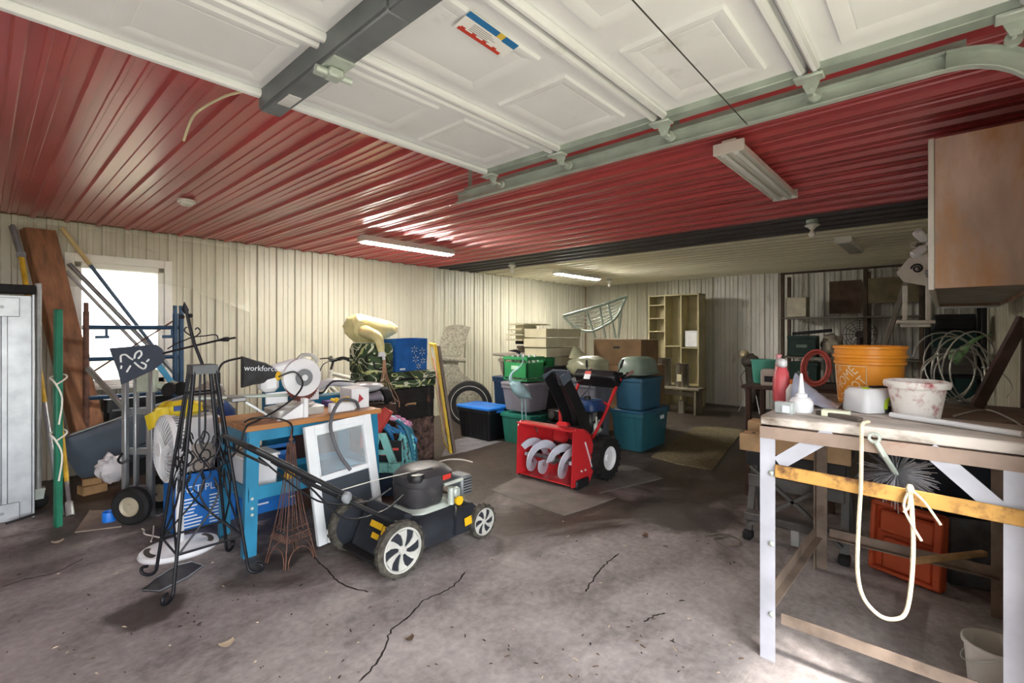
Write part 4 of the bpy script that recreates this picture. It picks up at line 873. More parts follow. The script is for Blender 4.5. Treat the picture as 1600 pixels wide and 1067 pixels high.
t = thing('clear_tub', 'pale green clear tub turned over on the blue tote', 'tub', (5.36, 2.78, .887))
m_clear = mat('pale green clear plastic', '#93a89a', .25, 0, .06, trans=.25)
MB().loft([rrect(.50, .36, .10, 0), rrect(.48, .34, .10, .13), rrect(.42, .28, .10, .19), rrect(.30, .18, .08, .21)]).build('body', m_clear, t); MB().tube([(p[0], p[1], .012) for p in rrect(.52, .38, .10, 0, 6)], .012, 8, closed=True).build('rim', m_clear, t)
# green bottle crates
m_crate = mat('green crate plastic', '#2f8a52', .45, 0, .06)
def crate(label, loc, w=.36, d=.30, h=.30, bottles=True):
    t = thing('bottle_crate', label, 'crate', loc, 0, 'green bottle crates')
    MB().box((0, 0, .008), (w, d, .016), .003).build('floor_plate', m_crate, t)
    for s in (-1, 1):
        for nm, c, sz in (('side_panel', (s*(w/2-.006), 0, h*.45), (.012, d, h*.62)), ('end_panel', (0, s*(d/2-.006), h*.45), (w, .012, h*.62))): MB().box(c, sz, .003).build(nm, m_crate, t)
        MB().box((s*(w/2-.008), 0, h-.02), (.02, d+.01, .04), .005).box((0, s*(d/2-.008), h-.02), (w+.01, .02, .04), .005).build('rim', m_crate, t)
        for s2 in (-1, 1): MB().box((s*(w/2-.012), s2*(d/2-.012), h/2), (.024, .024, h), .004).build('corner_post', m_crate, t)
    MB().box((-w/2-.004, 0, h*.55), (.006, .12, .05), .002).build('logo_plate', mat('pale green print', '#b8d8bf', .6), t)
    if bottles:
        for i in range(3):
            for j in range(3):
                b = thing('glass_bottle', 'white capped bottle standing in a green crate', 'bottle', (loc[0]-.11+.11*i, loc[1]-.09+.09*j, loc[2]+.017), 0, 'bottles in the green crates')
                MB().lathe([(0, 0), (.034, 0), (.036, .01), (.036, .19), (.014, .25), (.014, .29), (0, .29)], 12).build('glass', mat('clear bottle glass', '#c9d6c6', .1, trans=.6, var=0), b); MB().lathe([(.016, .275), (.016, .30), (0, .302)], 12).build('cap', m_wplas, b)
crate('green bottle crate standing on the grey tote', (4.63, 3.98, .785), .34, .40)
crate('green bottle crate in front of the cream drawer boards', (5.20, 4.17, .917), .20, .34, .125, False)
# black panel on edge under the boards, cream drawer fronts stack
m_crm = mat('cream painted board', '#d5cfae', .55, 0, .06, 5, dirt=('#b0a888', .3))
for k in range(4):
    t = thing('cream_drawer', ['lowest cream drawer box of the stack on the dark grey tote', 'second cream drawer box from the bottom of the stack', 'third cream drawer box from the bottom of the stack', 'topmost cream drawer box of the tall stack'][k], 'drawer', (5.42+.03*(k % 2), 4.13, 1.15+.0 if False else .925+.132*k), random.uniform(-2.5, 2.5), 'cream drawers stacked on the tote')
    if k == 0: t.location = (5.62, 4.13, .925)
    L_, D_, h_ = (.44, .36, .118) if k == 0 else (.82, .38, .118)
    MB().box((0, 0, .012), (L_-.02, D_-.02, .01)).build('bottom', m_crm, t)
    for s in (-1, 1):
        MB().box((0, s*(D_/2-.008), h_/2), (L_, .016, h_), .002).build('side', m_crm, t); MB().box((s*(L_/2-.008), 0, h_/2), (.016, D_-.032, h_), .002).build('end', m_crm, t)
for k in range(4):
    p = at(806, 530-k*11, 6.95)
    tag(MB().box((0, 0, 0), (.62, .30, .022), .003).build('cream_slab', m_crm, None, 40, mv(5.40+.02*k, 4.56+.02*(k % 2), 1.28+.075*k) @ rot('Z', random.uniform(-8, 8))), ['lowest cream slab beside the drawer stack', 'second cream slab beside the drawer stack', 'third cream slab beside the drawer stack', 'topmost cream slab beside the drawer stack'][k], 'slab', 'cream slabs beside the drawers')
for k in range(4):
    tag(MB().box((5.40, 4.60, 1.242+.075*k), (.30, .16, .05), .003).build('spacer_block', m_crm if k else m_bkt), ['black block under the cream slabs', 'lowest cream spacer between the slabs', 'middle cream spacer between the slabs', 'top cream spacer between the slabs'][k], 'block')
tote('brown lidded tote carrying the cream slabs', 5.46, 5.86, 4.45, 4.86, .004, 1.21, mat('mud brown tote', '#6a5f52', .6), None, ribs=0)
# metal slatted chair frame lying on top
m_sage = mat('sage green painted steel', '#a5b5a8', .45, .2, .1, 8)
t = thing('metal_chair_frame', 'sage green slatted metal chair frame lying on the boxes', 'chair')
cf = lambda u, v: at(u, v, 7.35)
top = [cf(880, 494), cf(915, 484), cf(948, 474), cf(979, 463)]; low = [cf(900, 512), cf(922, 518), cf(946, 508), cf(964, 494)]
MB().tube(smoothpath(top, 4), .024, 8).build('frame_tube', m_sage, t); MB().tube(smoothpath([top[0]]+low+[top[-1]], 4), .02, 8).build('frame_tube', m_sage, t)
back = Vector((.30, .30, .06))
for k in range(6):
    s = k/5; MB().tube(smoothpath([top[0].lerp(low[0], s)+back*s*.2, top[1].lerp(low[1], s)+back*s*.4, top[2].lerp(low[2], s)+back*s*.4, top[3].lerp(low[3], s)+back*s*.2], 4), .015, 6, flat=.6).build('slat', m_sage, t)
for u0, u1 in ((916, 930), (936, 946), (950, 962), (972, 966)): MB().tube([cf(u0, 485 if u0 < 930 else 474), cf(u1, 528)], .017, 8).build('leg', m_sage, t)
# cardboard boxes under it
m_card = mat('brown cardboard', '#8b6f50', .85, 0, .12, 5)
def cbox(label, x0, x1, y0, y1, z0, h):
    t = thing('cardboard_box', label, 'box', ((x0+x1)/2, (y0+y1)/2, z0), 0, 'cardboard boxes'); w, d = x1-x0, y1-y0
    MB().box((0, 0, h/2), (w, d, h), .004).build('body', m_card, t); MB().box((0, -d*.25, h+.002), (w, d*.49, .005)).build('flap', m_card, t); MB().box((0, d*.25, h+.002), (w, d*.49, .005)).build('flap', m_card, t)
    MB().box((-w/2-.001, 0, h*.7), (.004, .10, .03)).build('hand_hole', m_bkt, t); return t
cbox('large brown cardboard box on the floor at the back of the pile', 5.95, 6.65, 3.02, 3.88, .003, .92); cbox('brown cardboard box with a hand hole under the metal chair frame', 5.98, 6.5, 3.05, 3.80, .932, .35)

# translucent bag on the light grey tote
t = thing('clear_bag', 'clear plastic bag bundle on the light grey tote', 'bag', (5.02, 3.28, .828))
m_cbag = mat('milky plastic bag', '#b3b89a', .25, 0, .1, 9, trans=.35)
MB().sph((0, 0, .135), (.20, .27, .135), 26, 16, .18, 4, .85).build('body', m_cbag, t); MB().grid(lambda a, b: (-.1+.25*a, .05+.16*b, .24+.14*b*math.sin(3*a)+.03*a), 8, 6, .003).build('tied_end', m_cbag, t)
# ---------------------------------------------------------------- heron statue, tyre, foam chair
t = thing('heron_statue', 'pale blue metal heron statue standing behind the snow blower', 'statue', fl(824, 710.4))
o_ = fl(824, 710.4); dd_ = 5.45; A = lambda u, v: at(u, v, dd_)-o_
m_her = mat('pale verdigris paint', '#9fc4cc', .5, .1, .14, 12)
MB().tube(smoothpath([A(813, 600), A(803, 598), A(798, 592), A(800, 583), A(810, 575), A(817, 566), A(815, 556), A(812, 551)], 6), [.035-.027*min(1, i/24) for i in range(43)], 10).build('neck', m_her, t)
MB().loft([[A(u, v)+Vector((.67, -.742, 0))*r_*.2*math.cos(a)+Vector((.742, .67, 0))*r_*.9*math.cos(a)+Vector((0, 0, 1))*r_*math.sin(a) for a in [2*math.pi*i/12 for i in range(12)]] for u, v, r_ in ((797, 600, .02), (802, 604, .07), (811, 609, .095), (820, 612, .08), (828, 618, .03), (831, 624, .008))]).build('body', m_her, t)
MB().tube([A(813, 551), A(806, 548), A(795, 548)], [.022, .018, .003], 8).build('head', m_black, t)
for u, u2 in ((815, 817), (820, 823)): MB().tube([A(u, 618), A(u2-1, 655), A(u2, 709)], .008, 6).build('leg', m_her, t)
MB().lathe([(0, 0), (.10, 0), (.10, .012), (0, .014)], 18).build('base', m_her, t)
t = thing('car_tyre', 'black car tyre standing upright behind the blue lidded tote', 'tyre', (4.84, 5.22, .336), 135)
MB().lathe([(.20, -.07), (.235, -.085), (.30, -.09), (.33, -.07), (.335, 0), (.33, .07), (.30, .09), (.235, .085), (.20, .07), (.20, -.07)], 44, rot('X', 90)).build('rubber', m_rubber, t)
MB().lathe([(.262, -.0885), (.266, -.092), (.272, -.0905)], 44, rot('X', 90)).lathe([(.262, .0885), (.266, .092), (.272, .0905)], 44, rot('X', 90)).build('whitewall', mat('pale tyre line', '#b9bab4', .6), t)
t = thing('foam_lounger', 'grey wavy foam lounger propped against the left wall', 'lounger')
def lounge(a, b):
    pr = [(695, 735, 512), (689, 728, 530), (684, 722, 552), (686, 716, 568), (692, 720, 580), (700, 745, 600), (705, 770, 640), (712, 790, 668)]
    x = b*(len(pr)-1); i = min(int(x), len(pr)-2); f = x-i; l = pr[i][0]*(1-f)+pr[i+1][0]*f; r_ = pr[i][1]*(1-f)+pr[i+1][1]*f; v = pr[i][2]*(1-f)+pr[i+1][2]*f
    p = at(l+(r_-l)*a, v-4*math.sin(math.pi*a)*(1-b), 7.85-.15*math.sin(b*3)); p.z = max(p.z+.006*noise.noise(Vector((a*14, b*40, 0))), .01); return p
MB().grid(lounge, 16, 60, .02).build('foam', mat('grey woven foam', '#aba896', .85, 0, .2, 30, bump=.6, bscale=35), t)
p = at(705, 560, 7.28); MB().tube([at(690, 560, 7.62), at(728, 563, 7.62)], .035, 10).build('roll', MC['grey woven foam'], t)
# ---------------------------------------------------------------- suitcases and bags
m_brn = mat('brown patterned cloth', '#6b564f', .8, 0, .45, 22)
t = thing('patterned_trunk', 'brown patterned storage trunk at the bottom of the suitcase pile', 'trunk', (3.06, 4.42, 0))
MB().box((0, 0, .23), (.63, .42, .46), .008).build('body', m_brn, t); MB().box((0, 0, .455), (.64, .43, .03), .006).build('lid', m_brn, t); MB().box((0, -.213, .30), (.10, .01, .02), .003).build('handle', m_black, t)
t = thing('leather_trunk', 'black leather travel trunk with a tan handle below the camouflage case', 'trunk', (3.05, 4.43, .474))
m_lea = mat('black scuffed leather', '#262626', .5, 0, .25, 10, dirt=('#5d5045', .28), bump=.15)
MB().loft([rrect(.66, .44, .03, z) for z in (0, .01, .18)]).build('body', m_lea, t); MB().loft([rrect(.67, .45, .03, z) for z in (.182, .32)]+[rrect(.64, .42, .03, .335)]).build('lid', m_lea, t)
MB().tube([(-.06, -.222, .15), (-.05, -.245, .165), (.05, -.245, .165), (.06, -.222, .15)], .010, 8).build('handle', mat('tan leather', '#b08f6a', .6), t)
for x in (-.24, .24): MB().box((x, -.226, .19), (.04, .012, .07), .004).build('latch', m_rust, t); MB().box((x*1.02, 0, .17), (.035, .455, .335), .004).build('strap', m_lea, t)
def camo():
    m = mat('camouflage fabric', '#2d3a26', .85, 0, 0, bump=.2, bscale=40); nt = m.node_tree; N = nt.nodes; L = nt.links; b = N['Principled BSDF']; tc_ = N.new('ShaderNodeTexCoord')
    prev = lin('#44583c')
    for sc, lo, hi, hx, sd in ((5, .54, 2, '#27321f', 1), (4.2, .545, .575, '#c9cf8a', 7), (5.5, .56, .60, '#d9dcc4', 13)):      # dark patches, then branch-like strokes
        mp = N.new('ShaderNodeMapping'); mp.inputs[1].default_value = (sd, sd*2, sd*.5); mp.inputs[3].default_value = (1, 1, 1.5); L.new(tc_.outputs['Object'], mp.inputs[0])
        n = N.new('ShaderNodeTexNoise'); n.inputs['Scale'].default_value = sc; n.inputs['Detail'].default_value = 1; n.inputs['Distortion'].default_value = 1.0; L.new(mp.outputs[0], n.inputs[0])
        r = N.new('ShaderNodeValToRGB'); r.color_ramp.interpolation = 'CONSTANT'; r.color_ramp.elements[1].position = lo
        if hi < 1: e = r.color_ramp.elements.new(hi); e.color = (0, 0, 0, 1)
        L.new(n.outputs[0], r.inputs[0]); x = N.new('ShaderNodeMix'); x.data_type = 'RGBA'; L.new(r.outputs[0], x.inputs[0]); x.inputs[7].default_value = lin(hx)
        if isinstance(prev, tuple): x.inputs[6].default_value = prev
        else: L.new(prev, x.inputs[6])
        prev = x.outputs[2]
    L.new(prev, b.inputs['Base Color']); return m
m_camo = camo()
t = thing('camouflage_case', 'flat camouflage suitcase lying on the black leather trunk', 'suitcase', (2.98, 4.40, .812))
MB().loft([rrect(.80, .44, .05, 0), rrect(.82, .46, .06, .03), rrect(.82, .46, .06, .14), rrect(.79, .43, .05, .165)]).build('body', m_camo, t); MB().tube([(p[0], p[1], .085) for p in rrect(.826, .466, .06, 0, 5)], .006, 6, closed=True).build('zip_piping', m_black, t); MB().tube([(-.08, -.235, .09), (-.07, -.26, .10), (.07, -.26, .10), (.08, -.235, .09)], .010, 8).build('handle', m_black, t)
t = thing('camouflage_case', 'upright camouflage duffel bag beside the blue shopping bag', 'bag', (2.70, 4.40, .979))
MB().loft([rrect(.28, .40, .05, 0), rrect(.30, .42, .06, .03), rrect(.30, .42, .06, .25), rrect(.26, .38, .06, .30)]).build('body', m_camo, t); MB().tube(smoothpath([(-.10, -.21, .12), (-.08, -.23, .05), (.08, -.23, .05), (.10, -.21, .12)], 4), .010, 8).build('handle', m_black, t)
# blue shopping bag with the flower-like spark print
t = thing('shopping_bag', 'blue shopping bag with white and yellow spark print on the camouflage case', 'bag', (3.10, 4.36, .979), 4)
m_bag = mat('blue woven bag', '#2565b0', .5, 0, .10, 9, bump=.15, bscale=25)
bh = .345
def bagside(a, b):
    s = a*2.96
    if s <= 1: x, y = -.21+.42*s, -.10
    elif s <= 1.48: x, y = .21, -.10+.20*(s-1)/.48
    elif s <= 2.48: x, y = .21-.42*(s-1.48), .10
    else: x, y = -.21, .10-.20*(s-2.48)/.48
    return (x*(1+.04*b), y*(1+.05*b)+.007*noise.noise(Vector((x*9, b*5, 1))), bh*b*(1-.015*math.sin(9*a)))
MB().grid(bagside, 74, 10).build('sides', m_bag, t)
MB().box((0, 0, .004), (.41, .19, .006)).build('bottom', m_bag, t)
for s in (-1, 1): MB().tube(smoothpath([(-.09, s*.10, bh-.01), (-.09, s*.108, bh-.07), (.09, s*.108, bh-.07), (.09, s*.10, bh-.01)], 4), .008, 6, flat=.4).build('handle', m_bag, t)
m_spy, m_spw = mat('yellow print', '#e9e2a0', .6, var=0), m_wprint
for cx, cz, r_ in ((.02, .225, .045), (.13, .20, .045), (.04, .125, .045), (.14, .10, .035), (.08, .045, .032)):
    sp = MB()
    for k in range(6):
        a = R(90+60*k); sp.m = k % 2; d2 = Vector((math.cos(a), 0, math.sin(a))); c0 = Vector((cx, -.117, cz)); sp.tube([c0+d2*r_*.35, c0+d2*r_*.7, c0+d2*r_], [.003, .0075, .004], 6, flat=.5)
    sp.build('spark_print', [m_spw, m_spy], t)
MB().box((-.14, -.117, .025), (.07, .004, .02)).build('white_tag', m_spw, t)
# pale yellow plastic bag
t = thing('yellow_plastic_bag', 'pale yellow stuffed plastic bag on top of the camouflage duffel', 'bag', (2.76, 4.56, 1.285))
m_ybag = mat('pale yellow plastic', '#e8dca0', .35, 0, .08, 8, bump=.4, bscale=12)
def yring(z, rx, ry, cx):
    return [(cx+rx*math.cos(q)*(1+.16*noise.noise(Vector((math.cos(q)*2, math.sin(q)*2, z*9)))+.07*noise.noise(Vector((math.cos(q)*7, math.sin(q)*7, z*22)))), ry*math.sin(q)*(1+.2*noise.noise(Vector((math.cos(q)*3, math.sin(q)*3, z*12)))), z+.014*noise.noise(Vector((math.cos(q)*5, math.sin(q)*5, z*7)))) for q in [2*math.pi*i/36 for i in range(36)]]
MB().loft([yring(*k) for k in ((.0, .12, .10, -.02), (.05, .22, .13, .02), (.11, .30, .15, .06), (.17, .31, .155, .06), (.22, .27, .13, .02), (.25, .19, .10, -.04), (.27, .12, .07, -.08), (.29, .07, .05, -.10), (.30, .03, .02, -.11))]).build('body', m_ybag, t); MB().tube(smoothpath([(-.10, -.06, .12), (-.15, -.26, .10), (-.15, -.43, .05), (-.13, -.46, -.09)], 4), [.05, .06, .065, .065, .06, .058, .055, .052, .048, .044, .04, .034, .028], 14).build('hanging_corner', m_ybag, t); MB().tube([(-.13, -.46, -.08), (-.13, -.465, -.13)], [.028, .04], 10).build('knot', m_wplas, t)
# copper wire ornament hung from the bag
t = thing('wire_ornament', 'copper wire hanging ornament with an arrow tip below the yellow bag', 'ornament')
A = lambda u, v: at(u, v, 4.72); m_cop = mat('pale copper wire', '#c39a80', .45, .5, .1)
for k, (a, b) in enumerate(((596, 584), (598, 592), (600, 600), (602, 608), (604, 616), (606, 622))): MB().tube(smoothpath([A(599+.5*k, 558), A(a, 590), A(b, 622), A(b+2, 636)], 4), .0035, 5).build('strand', m_cop, t)
MB().tube([A(584, 622), A(596, 612), A(608, 612), A(622, 628)], .003, 5).build('cross_wire', m_cop, t)
MB().tube([A(594, 634), A(602, 622), A(614, 632), A(608, 650)], .004, 5, closed=True).build('arrow_tip', m_iron, t); MB().cyl(A(599, 556), A(600, 562), .016).build('top_cap', m_wplas, t)
# dark crate carrying a self balancing board
t = thing('wooden_crate', 'dark brown wooden crate hidden behind the white sash', 'crate', (2.41, 3.98, 0))
m_dkw = mat('dark brown wood', '#4a342b', .7, 0, .2, 6)
MB().box((0, 0, .36), (.46, .22, .72), .005).build('body', m_dkw, t)
for z in (.12, .36, .60): MB().box((0, -.117, z), (.47, .014, .09), .003).build('slat', m_dkw, t)
t = thing('balance_board', 'grey two wheeled self balancing board on the dark crate', 'balance board', (2.42, 4.0, .722), -10)
for x in (-.15, .15): MB().lathe([(0, -.04), (.05, -.045), (.075, -.03), (.08, 0), (.075, .03), (.05, .045), (0, .04)], 24, mv(x, -.06, .08) @ rot('Y', 72)).build('wheel', m_rubber, t); MB().lathe([(0, .046), (.04, .047), (.045, .03)], 20, mv(x+.012*0, -.06, .08) @ rot('Y', 72)).lathe([(0, -.046), (.04, -.047), (.045, -.03)], 20, mv(x, -.06, .08) @ rot('Y', 72)).build('hub', m_wplas, t)
MB().tube([(-.14, -.05, .085), (0, -.05, .07), (.14, -.05, .085)], [.05, .035, .05], 12).build('body', m_gtot, t); MB().sph((-.02, .02, .16), (.18, .11, .05), 18, 10).build('fender', mat('glossy pale grey', '#c8c9cc', .25), t)
# things at the bench end: white scooter deck and blue box
t = thing('scooter_deck', 'white moulded scooter deck with black edges behind the bench saw', 'scooter', (1.84, 3.795, .65))
MB().tube(smoothpath([(-.18, 0, .235), (-.08, 0, .26), (.02, 0, .31), (.12, 0, .33), (.22, 0, .31), (.30, 0, .28)], 5), .055, 12, flat=.6).build('deck', MC['glossy pale grey'], t); MB().tube(smoothpath([(-.24, -.06, .22), (-.10, -.06, .29), (0, -.06, .25), (.10, -.06, .34), (.30, -.06, .32)], 5), .008, 8).build('edge_trim', m_black, t)
MB().box((.05, 0, .115), (.42, .17, .23), .006).build('carton_base', m_blue, t); MB().box((.05, 0, -.32), (.40, .17, .64), .006).build('carton_base', m_dkw, t)
tag(MB().box((1.85, 4.45, .505), (.36, .12, 1.005), .006).build('blue_long_box', m_blue), 'tall blue carton with its top showing behind the saw', 'carton')
# bicycle behind the camouflage bags
t = thing('bicycle', 'white framed bicycle with black handlebars parked by the left wall', 'bicycle', (2.78, 5.72, 0))
m_bikew = mat('pearl white frame', '#dcdcd0', .3, 0, .04)
for x in (0, 1.02):
    w = MB().lathe([(.29, -.02), (.315, -.022), (.33, 0), (.315, .022), (.29, .02), (.29, -.02)], 36, mv(x, 0, .33) @ rot('X', 90)).build('wheel', m_rubber, t)
    sp = MB()
    for k in range(16): a = math.pi*2*k/16; sp.cyl((x, .02*(-1)**k, .33), (x+.29*math.cos(a), 0, .33+.29*math.sin(a)), .002, n=4)
    sp.build('spokes', m_steel, w); MB().cyl((x, -.05, .33), (x, .05, .33), .02).build('hub', m_steel, w)
MB().tube([(0, .05, .33), (.05, .05, .62), (.11, 0, .70)], .016, 8).tube([(0, -.05, .33), (.05, -.05, .62), (.11, 0, .70)], .016, 8).build('fork', m_bikew, t)
MB().tube([(.12, 0, .68), (.16, 0, .92)], .028, 10).tube([(.15, 0, .88), (.70, 0, .72)], .026, 10).tube([(.13, 0, .74), (.52, 0, .30)], .028, 10).tube([(.52, 0, .30), (.72, 0, .78)], .022, 10).tube([(.52, 0, .30), (1.02, .04, .33), (.70, .0, .70)], .012, 8).build('frame', m_bikew, t)
MB().tube([(.16, 0, .92), (.19, 0, 1.02)], .016, 8).build('stem', m_black, t); MB().tube(smoothpath([(.30, -.28, 1.04), (.24, -.15, 1.07), (.18, -.04, 1.04), (.18, .04, 1.04), (.24, .15, 1.07), (.30, .28, 1.04)], 4), .021, 8).build('handlebar', m_black, t)
for s in (-1, 1): MB().cyl((.27, s*.22, 1.055), (.32, s*.33, 1.04), .027).build('grip', m_black, t); MB().tube([(.24, s*.17, 1.06), (.14, s*.25, 1.05)], .008, 6).build('brake_lever', m_black, t)
MB().tube(smoothpath([(.16, -.15, 1.06), (.0, -.12, 1.0), (-.02, -.06, .82), (.08, -.02, .72)], 5), .006, 6).build('brake_cable', m_black, t)
MB().tube([(.72, 0, .78), (.74, 0, .88)], .014, 8).build('seat_post', m_steel, t); MB().sph((.75, 0, .90), (.13, .07, .03), 14, 8).build('saddle', m_black, t)
# ---------------------------------------------------------------- red scoop, letter sign and feathered bird
A = lambda u, v, d_=4.24: at(u, v, d_)
t = thing('red_scoop', 'red plastic scoop leaning behind the white sash corner', 'scoop')
q = [A(566, 657), A(600, 637, 4.26), A(613, 644, 4.26), A(600, 665), A(581, 698, 4.23), A(562, 700, 4.22)]; mb = MB(); nn = Vector((.742, .67, 0))*.02; n6 = len(q)
mb.add([p for p in q]+[p+nn for p in q], [tuple(range(n6)), tuple(range(2*n6-1, n6-1, -1))]+[(i, n6+i, n6+(i+1) % n6, (i+1) % n6) for i in range(n6)]).build('blade', mat('faded red plastic', '#c0413a', .45, 0, .06), t, 0)
e = MB().tube([A(600, 637, 4.25), A(613, 644, 4.25), A(581, 698, 4.22)], .008, 6).build('rim', MC['faded red plastic'], t); MB().cyl(A(575, 690, 4.25), Vector((A(575, 690, 4.25).x, A(575, 690, 4.25).y+.05, .005)), .012).build('handle', m_dkw, t)
t = thing('letter_sign', 'distressed turquoise letter A sign on a plank base behind the mower', 'sign')
m_turq = mat('distressed turquoise paint', '#8fd0c8', .6, 0, .06, 6, dirt=('#1c2524', .36), dscale=11)
d_ = 4.12; so = fl(600, 772); F2 = frame(at(598, 700, d_), Vector((.67, -.742, 0)), (0, 0, 1)); s_ = d_/749
def lp(u, v): return ((u-598)*s_, (700-v)*s_)
MB().prism([lp(u, v) for u, v in ((572, 722), (585, 677), (603, 677), (620, 722), (608, 722), (594, 684), (583, 722))][::-1], -.015, .015, F2).build('letter', m_turq, t, 0)
MB().prism([lp(u, v) for u, v in ((582, 710), (611, 710), (609, 703), (584, 703))][::-1], -.012, .012, F2).build('crossbar', m_turq, t, 0)
for (a, b) in ((570, 587), (588, 607), (608, 626)): MB().prism([lp(u, v) for u, v in ((a, 737), (b, 737), (b, 723), (a, 723))][::-1], -.03, .03, F2).build('base_plank', m_turq, t, 0)
MB().prism([lp(u, v) for u, v in ((572, 772), (624, 772), (624, 738), (572, 738))][::-1], -.05, .05, F2).build('plinth', mat('navy stand', '#223349', .6), t, 0)
bd = MB().prism([lp(u, v) for u, v in ((588, 722), (626, 722), (626, 690), (588, 690))][::-1], -.045, -.03, F2).build('back_board', m_black, t, 0)
pr = MB(); pr.T = F2; pr.sph((lp(600, 700)[0], lp(600, 700)[1], -.028), (.022, .02, .004), 12, 6); pr.box((lp(616, 703)[0], lp(616, 703)[1], -.028), (.06, .02, .004)); pr.box((lp(598, 712)[0], lp(598, 712)[1], -.028), (.05, .012, .004)); pr.build('red_print', mat('red print', '#d05048', .6), bd)
t = thing('bird_ornament', 'pink blue and turquoise feathered metal bird ornament behind the mower', 'ornament')
d_ = 4.36; F3 = frame(at(640, 690, d_), Vector((.67, -.742, 0)), (0, 0, 1)); s_ = d_/749
def bp_(u, v, z=0): return F3 @ Vector(((u-640)*s_, (690-v)*s_, z))
core = MB().tube(smoothpath([bp_(600, 650), bp_(622, 655, .02), bp_(638, 668, .03), bp_(646, 695, .03), bp_(650, 730, .02), bp_(652, 770, .0)], 5), [.03+.03*math.sin(math.pi*min(1, i/25)) for i in range(26)], 12, flat=.5).build('body', mat('teal metal', '#2a6f86', .5), t)
fm = [mat('pink feather', '#c68aa8', .5, 0, .2, 12), mat('blue feather', '#2b79ad', .5, 0, .2, 12), mat('turquoise feather', '#74bdbf', .5, 0, .2, 12)]
rnd = random.Random(3); 
def feather(u, v, ang, L_, w_, mi, z):
    mb = MB(); c = bp_(u, v, z); ex = (F3.to_3x3() @ Vector((math.cos(R(ang)), math.sin(R(ang)), 0))); ey = (F3.to_3x3() @ Vector((-math.sin(R(ang)), math.cos(R(ang)), 0))); ez = F3.to_3x3() @ Vector((0, 0, 1))
    mb.add([c+ez*.008, c+ex*L_*.5+ey*w_+ez*.004, c+ex*L_, c+ex*L_*.5-ey*w_+ez*.004, c+ex*L_*.45+ez*.014], [(0, 4, 1), (1, 4, 2), (2, 4, 3), (3, 4, 0)]); mb.build('feather', fm[mi], t, 0)
for i in range(14): feather(606+2.6*i, 648+.032*i*i+rnd.uniform(-3, 6), -25-2*i, .065, .016, 0, .055)
for i in range(16): feather(600+3.2*i, 660+.05*i*i+rnd.uniform(-2, 8), -30-2.5*i, .08, .018, 1, .05)
for r in range(11):
    for c in range(4): feather(628+5.5*c+.6*r+rnd.uniform(-1, 1), 672+6*r+(c % 2)*3, -92+rnd.uniform(-8, 8)+c*5, .075, .019, 2, .06+.0008*r)
MB().tube(smoothpath([bp_(598, 660, .03), bp_(610, 672, .04), bp_(616, 690, .03)], 4), [.028, .03, .03, .028, .026, .022, .018, .014, .006], 10).build('wing_stub', fm[1], t)
# leaning picture frames
for k, (m1, lab, off, z1, y1) in enumerate(((mat('yellow painted frame', '#d8b52e', .5, 0, .1), 'yellow picture frame leaning against the suitcase pile', 0, 1.27, 4.78), (mat('grey brown frame', '#6f625a', .6, 0, .12), 'grey brown picture frame leaning over the yellow frame', .055, 1.25, 4.74))):
    F4 = Matrix.Translation((3.60+off, 4.19, .004)) @ rot('Z', -33) @ Matrix.Rotation(-math.atan2(.185, z1), 4, 'Y'); w4 = y1-4.19
    t = thing('picture_frame', lab, 'picture frame', M=F4, group='leaning picture frames')
    for c, s in (((0, .02, z1/2), (.035, .04, z1)), ((0, w4-.02, z1/2), (.035, .04, z1)), ((0, w4/2, .02), (.035, w4-.08, .04)), ((0, w4/2, z1-.02), (.035, w4-.08, .04))): MB().box(c, s, .004).build('frame_bar', m1, t)
    ci = MB().box((-.008, w4/2, z1/2), (.008, w4-.08, z1-.08)).build('canvas', mat('white canvas', '#d8d6d0', .8, 0, .06), t)
    if k == 0: MB().tube(smoothpath([(-.014, .08, .2), (-.014, .2, .55), (-.014, .12, .8), (-.014, .3, 1.1)], 6), .012, 6).build('orange_stroke', mat('orange paint', '#c98d68', .7), ci)
q = [fl(u, v) for u, v in ((690, 714), (728, 706), (784, 690), (735, 682), (700, 690))]
tag(MB().prism([(p.x, p.y) for p in q], .0005, .0035).build('floor_sheet', mat('pale vinyl sheet', '#8f8d92', .6, 0, .15, 8)), 'pale vinyl sheet on the floor before the black tote', 'sheet')
q = [fl(u, v) for u, v in ((1018, 714), (1060, 726), (1113, 735), (1162, 673), (1120, 668), (1086, 668))]
tag(MB().prism([(p.x, p.y) for p in q], .0005, .012).build('carpet_remnant', mat('tan carpet', '#7c7155', .95, 0, .18, 30, bump=.5, bscale=120)), 'tan carpet remnant on the floor beside the teal totes', 'carpet')
def mat_tread():
    m = mat('black tread rubber', '#756f6a', .6, 0, .15, 6); nt = m.node_tree; N = nt.nodes; b = N['Principled BSDF']; tc_ = N.new('ShaderNodeTexCoord'); v = N.new('ShaderNodeTexVoronoi'); v.inputs['Scale'].default_value = 42; v.inputs['Randomness'].default_value = .15
    nt.links.new(tc_.outputs['Object'], v.inputs[0]); bp = N.new('ShaderNodeBump'); bp.inputs['Strength'].default_value = .8; bp.inputs['Distance'].default_value = .006; bp.invert = True; nt.links.new(v.outputs[0], bp.inputs['Height']); nt.links.new(bp.outputs[0], b.inputs['Normal']); return m
q = [fl(u, v) for u, v in ((768, 766), (800, 779), (882, 806), (925, 793), (962, 778), (935, 771), (1036, 748), (990, 729), (900, 722), (830, 735))]
tag(MB().prism([(p.x, p.y) for p in q], .0005, .006).build('tread_mat', mat_tread()), 'black diamond tread mat on the floor under the snow blower', 'mat')
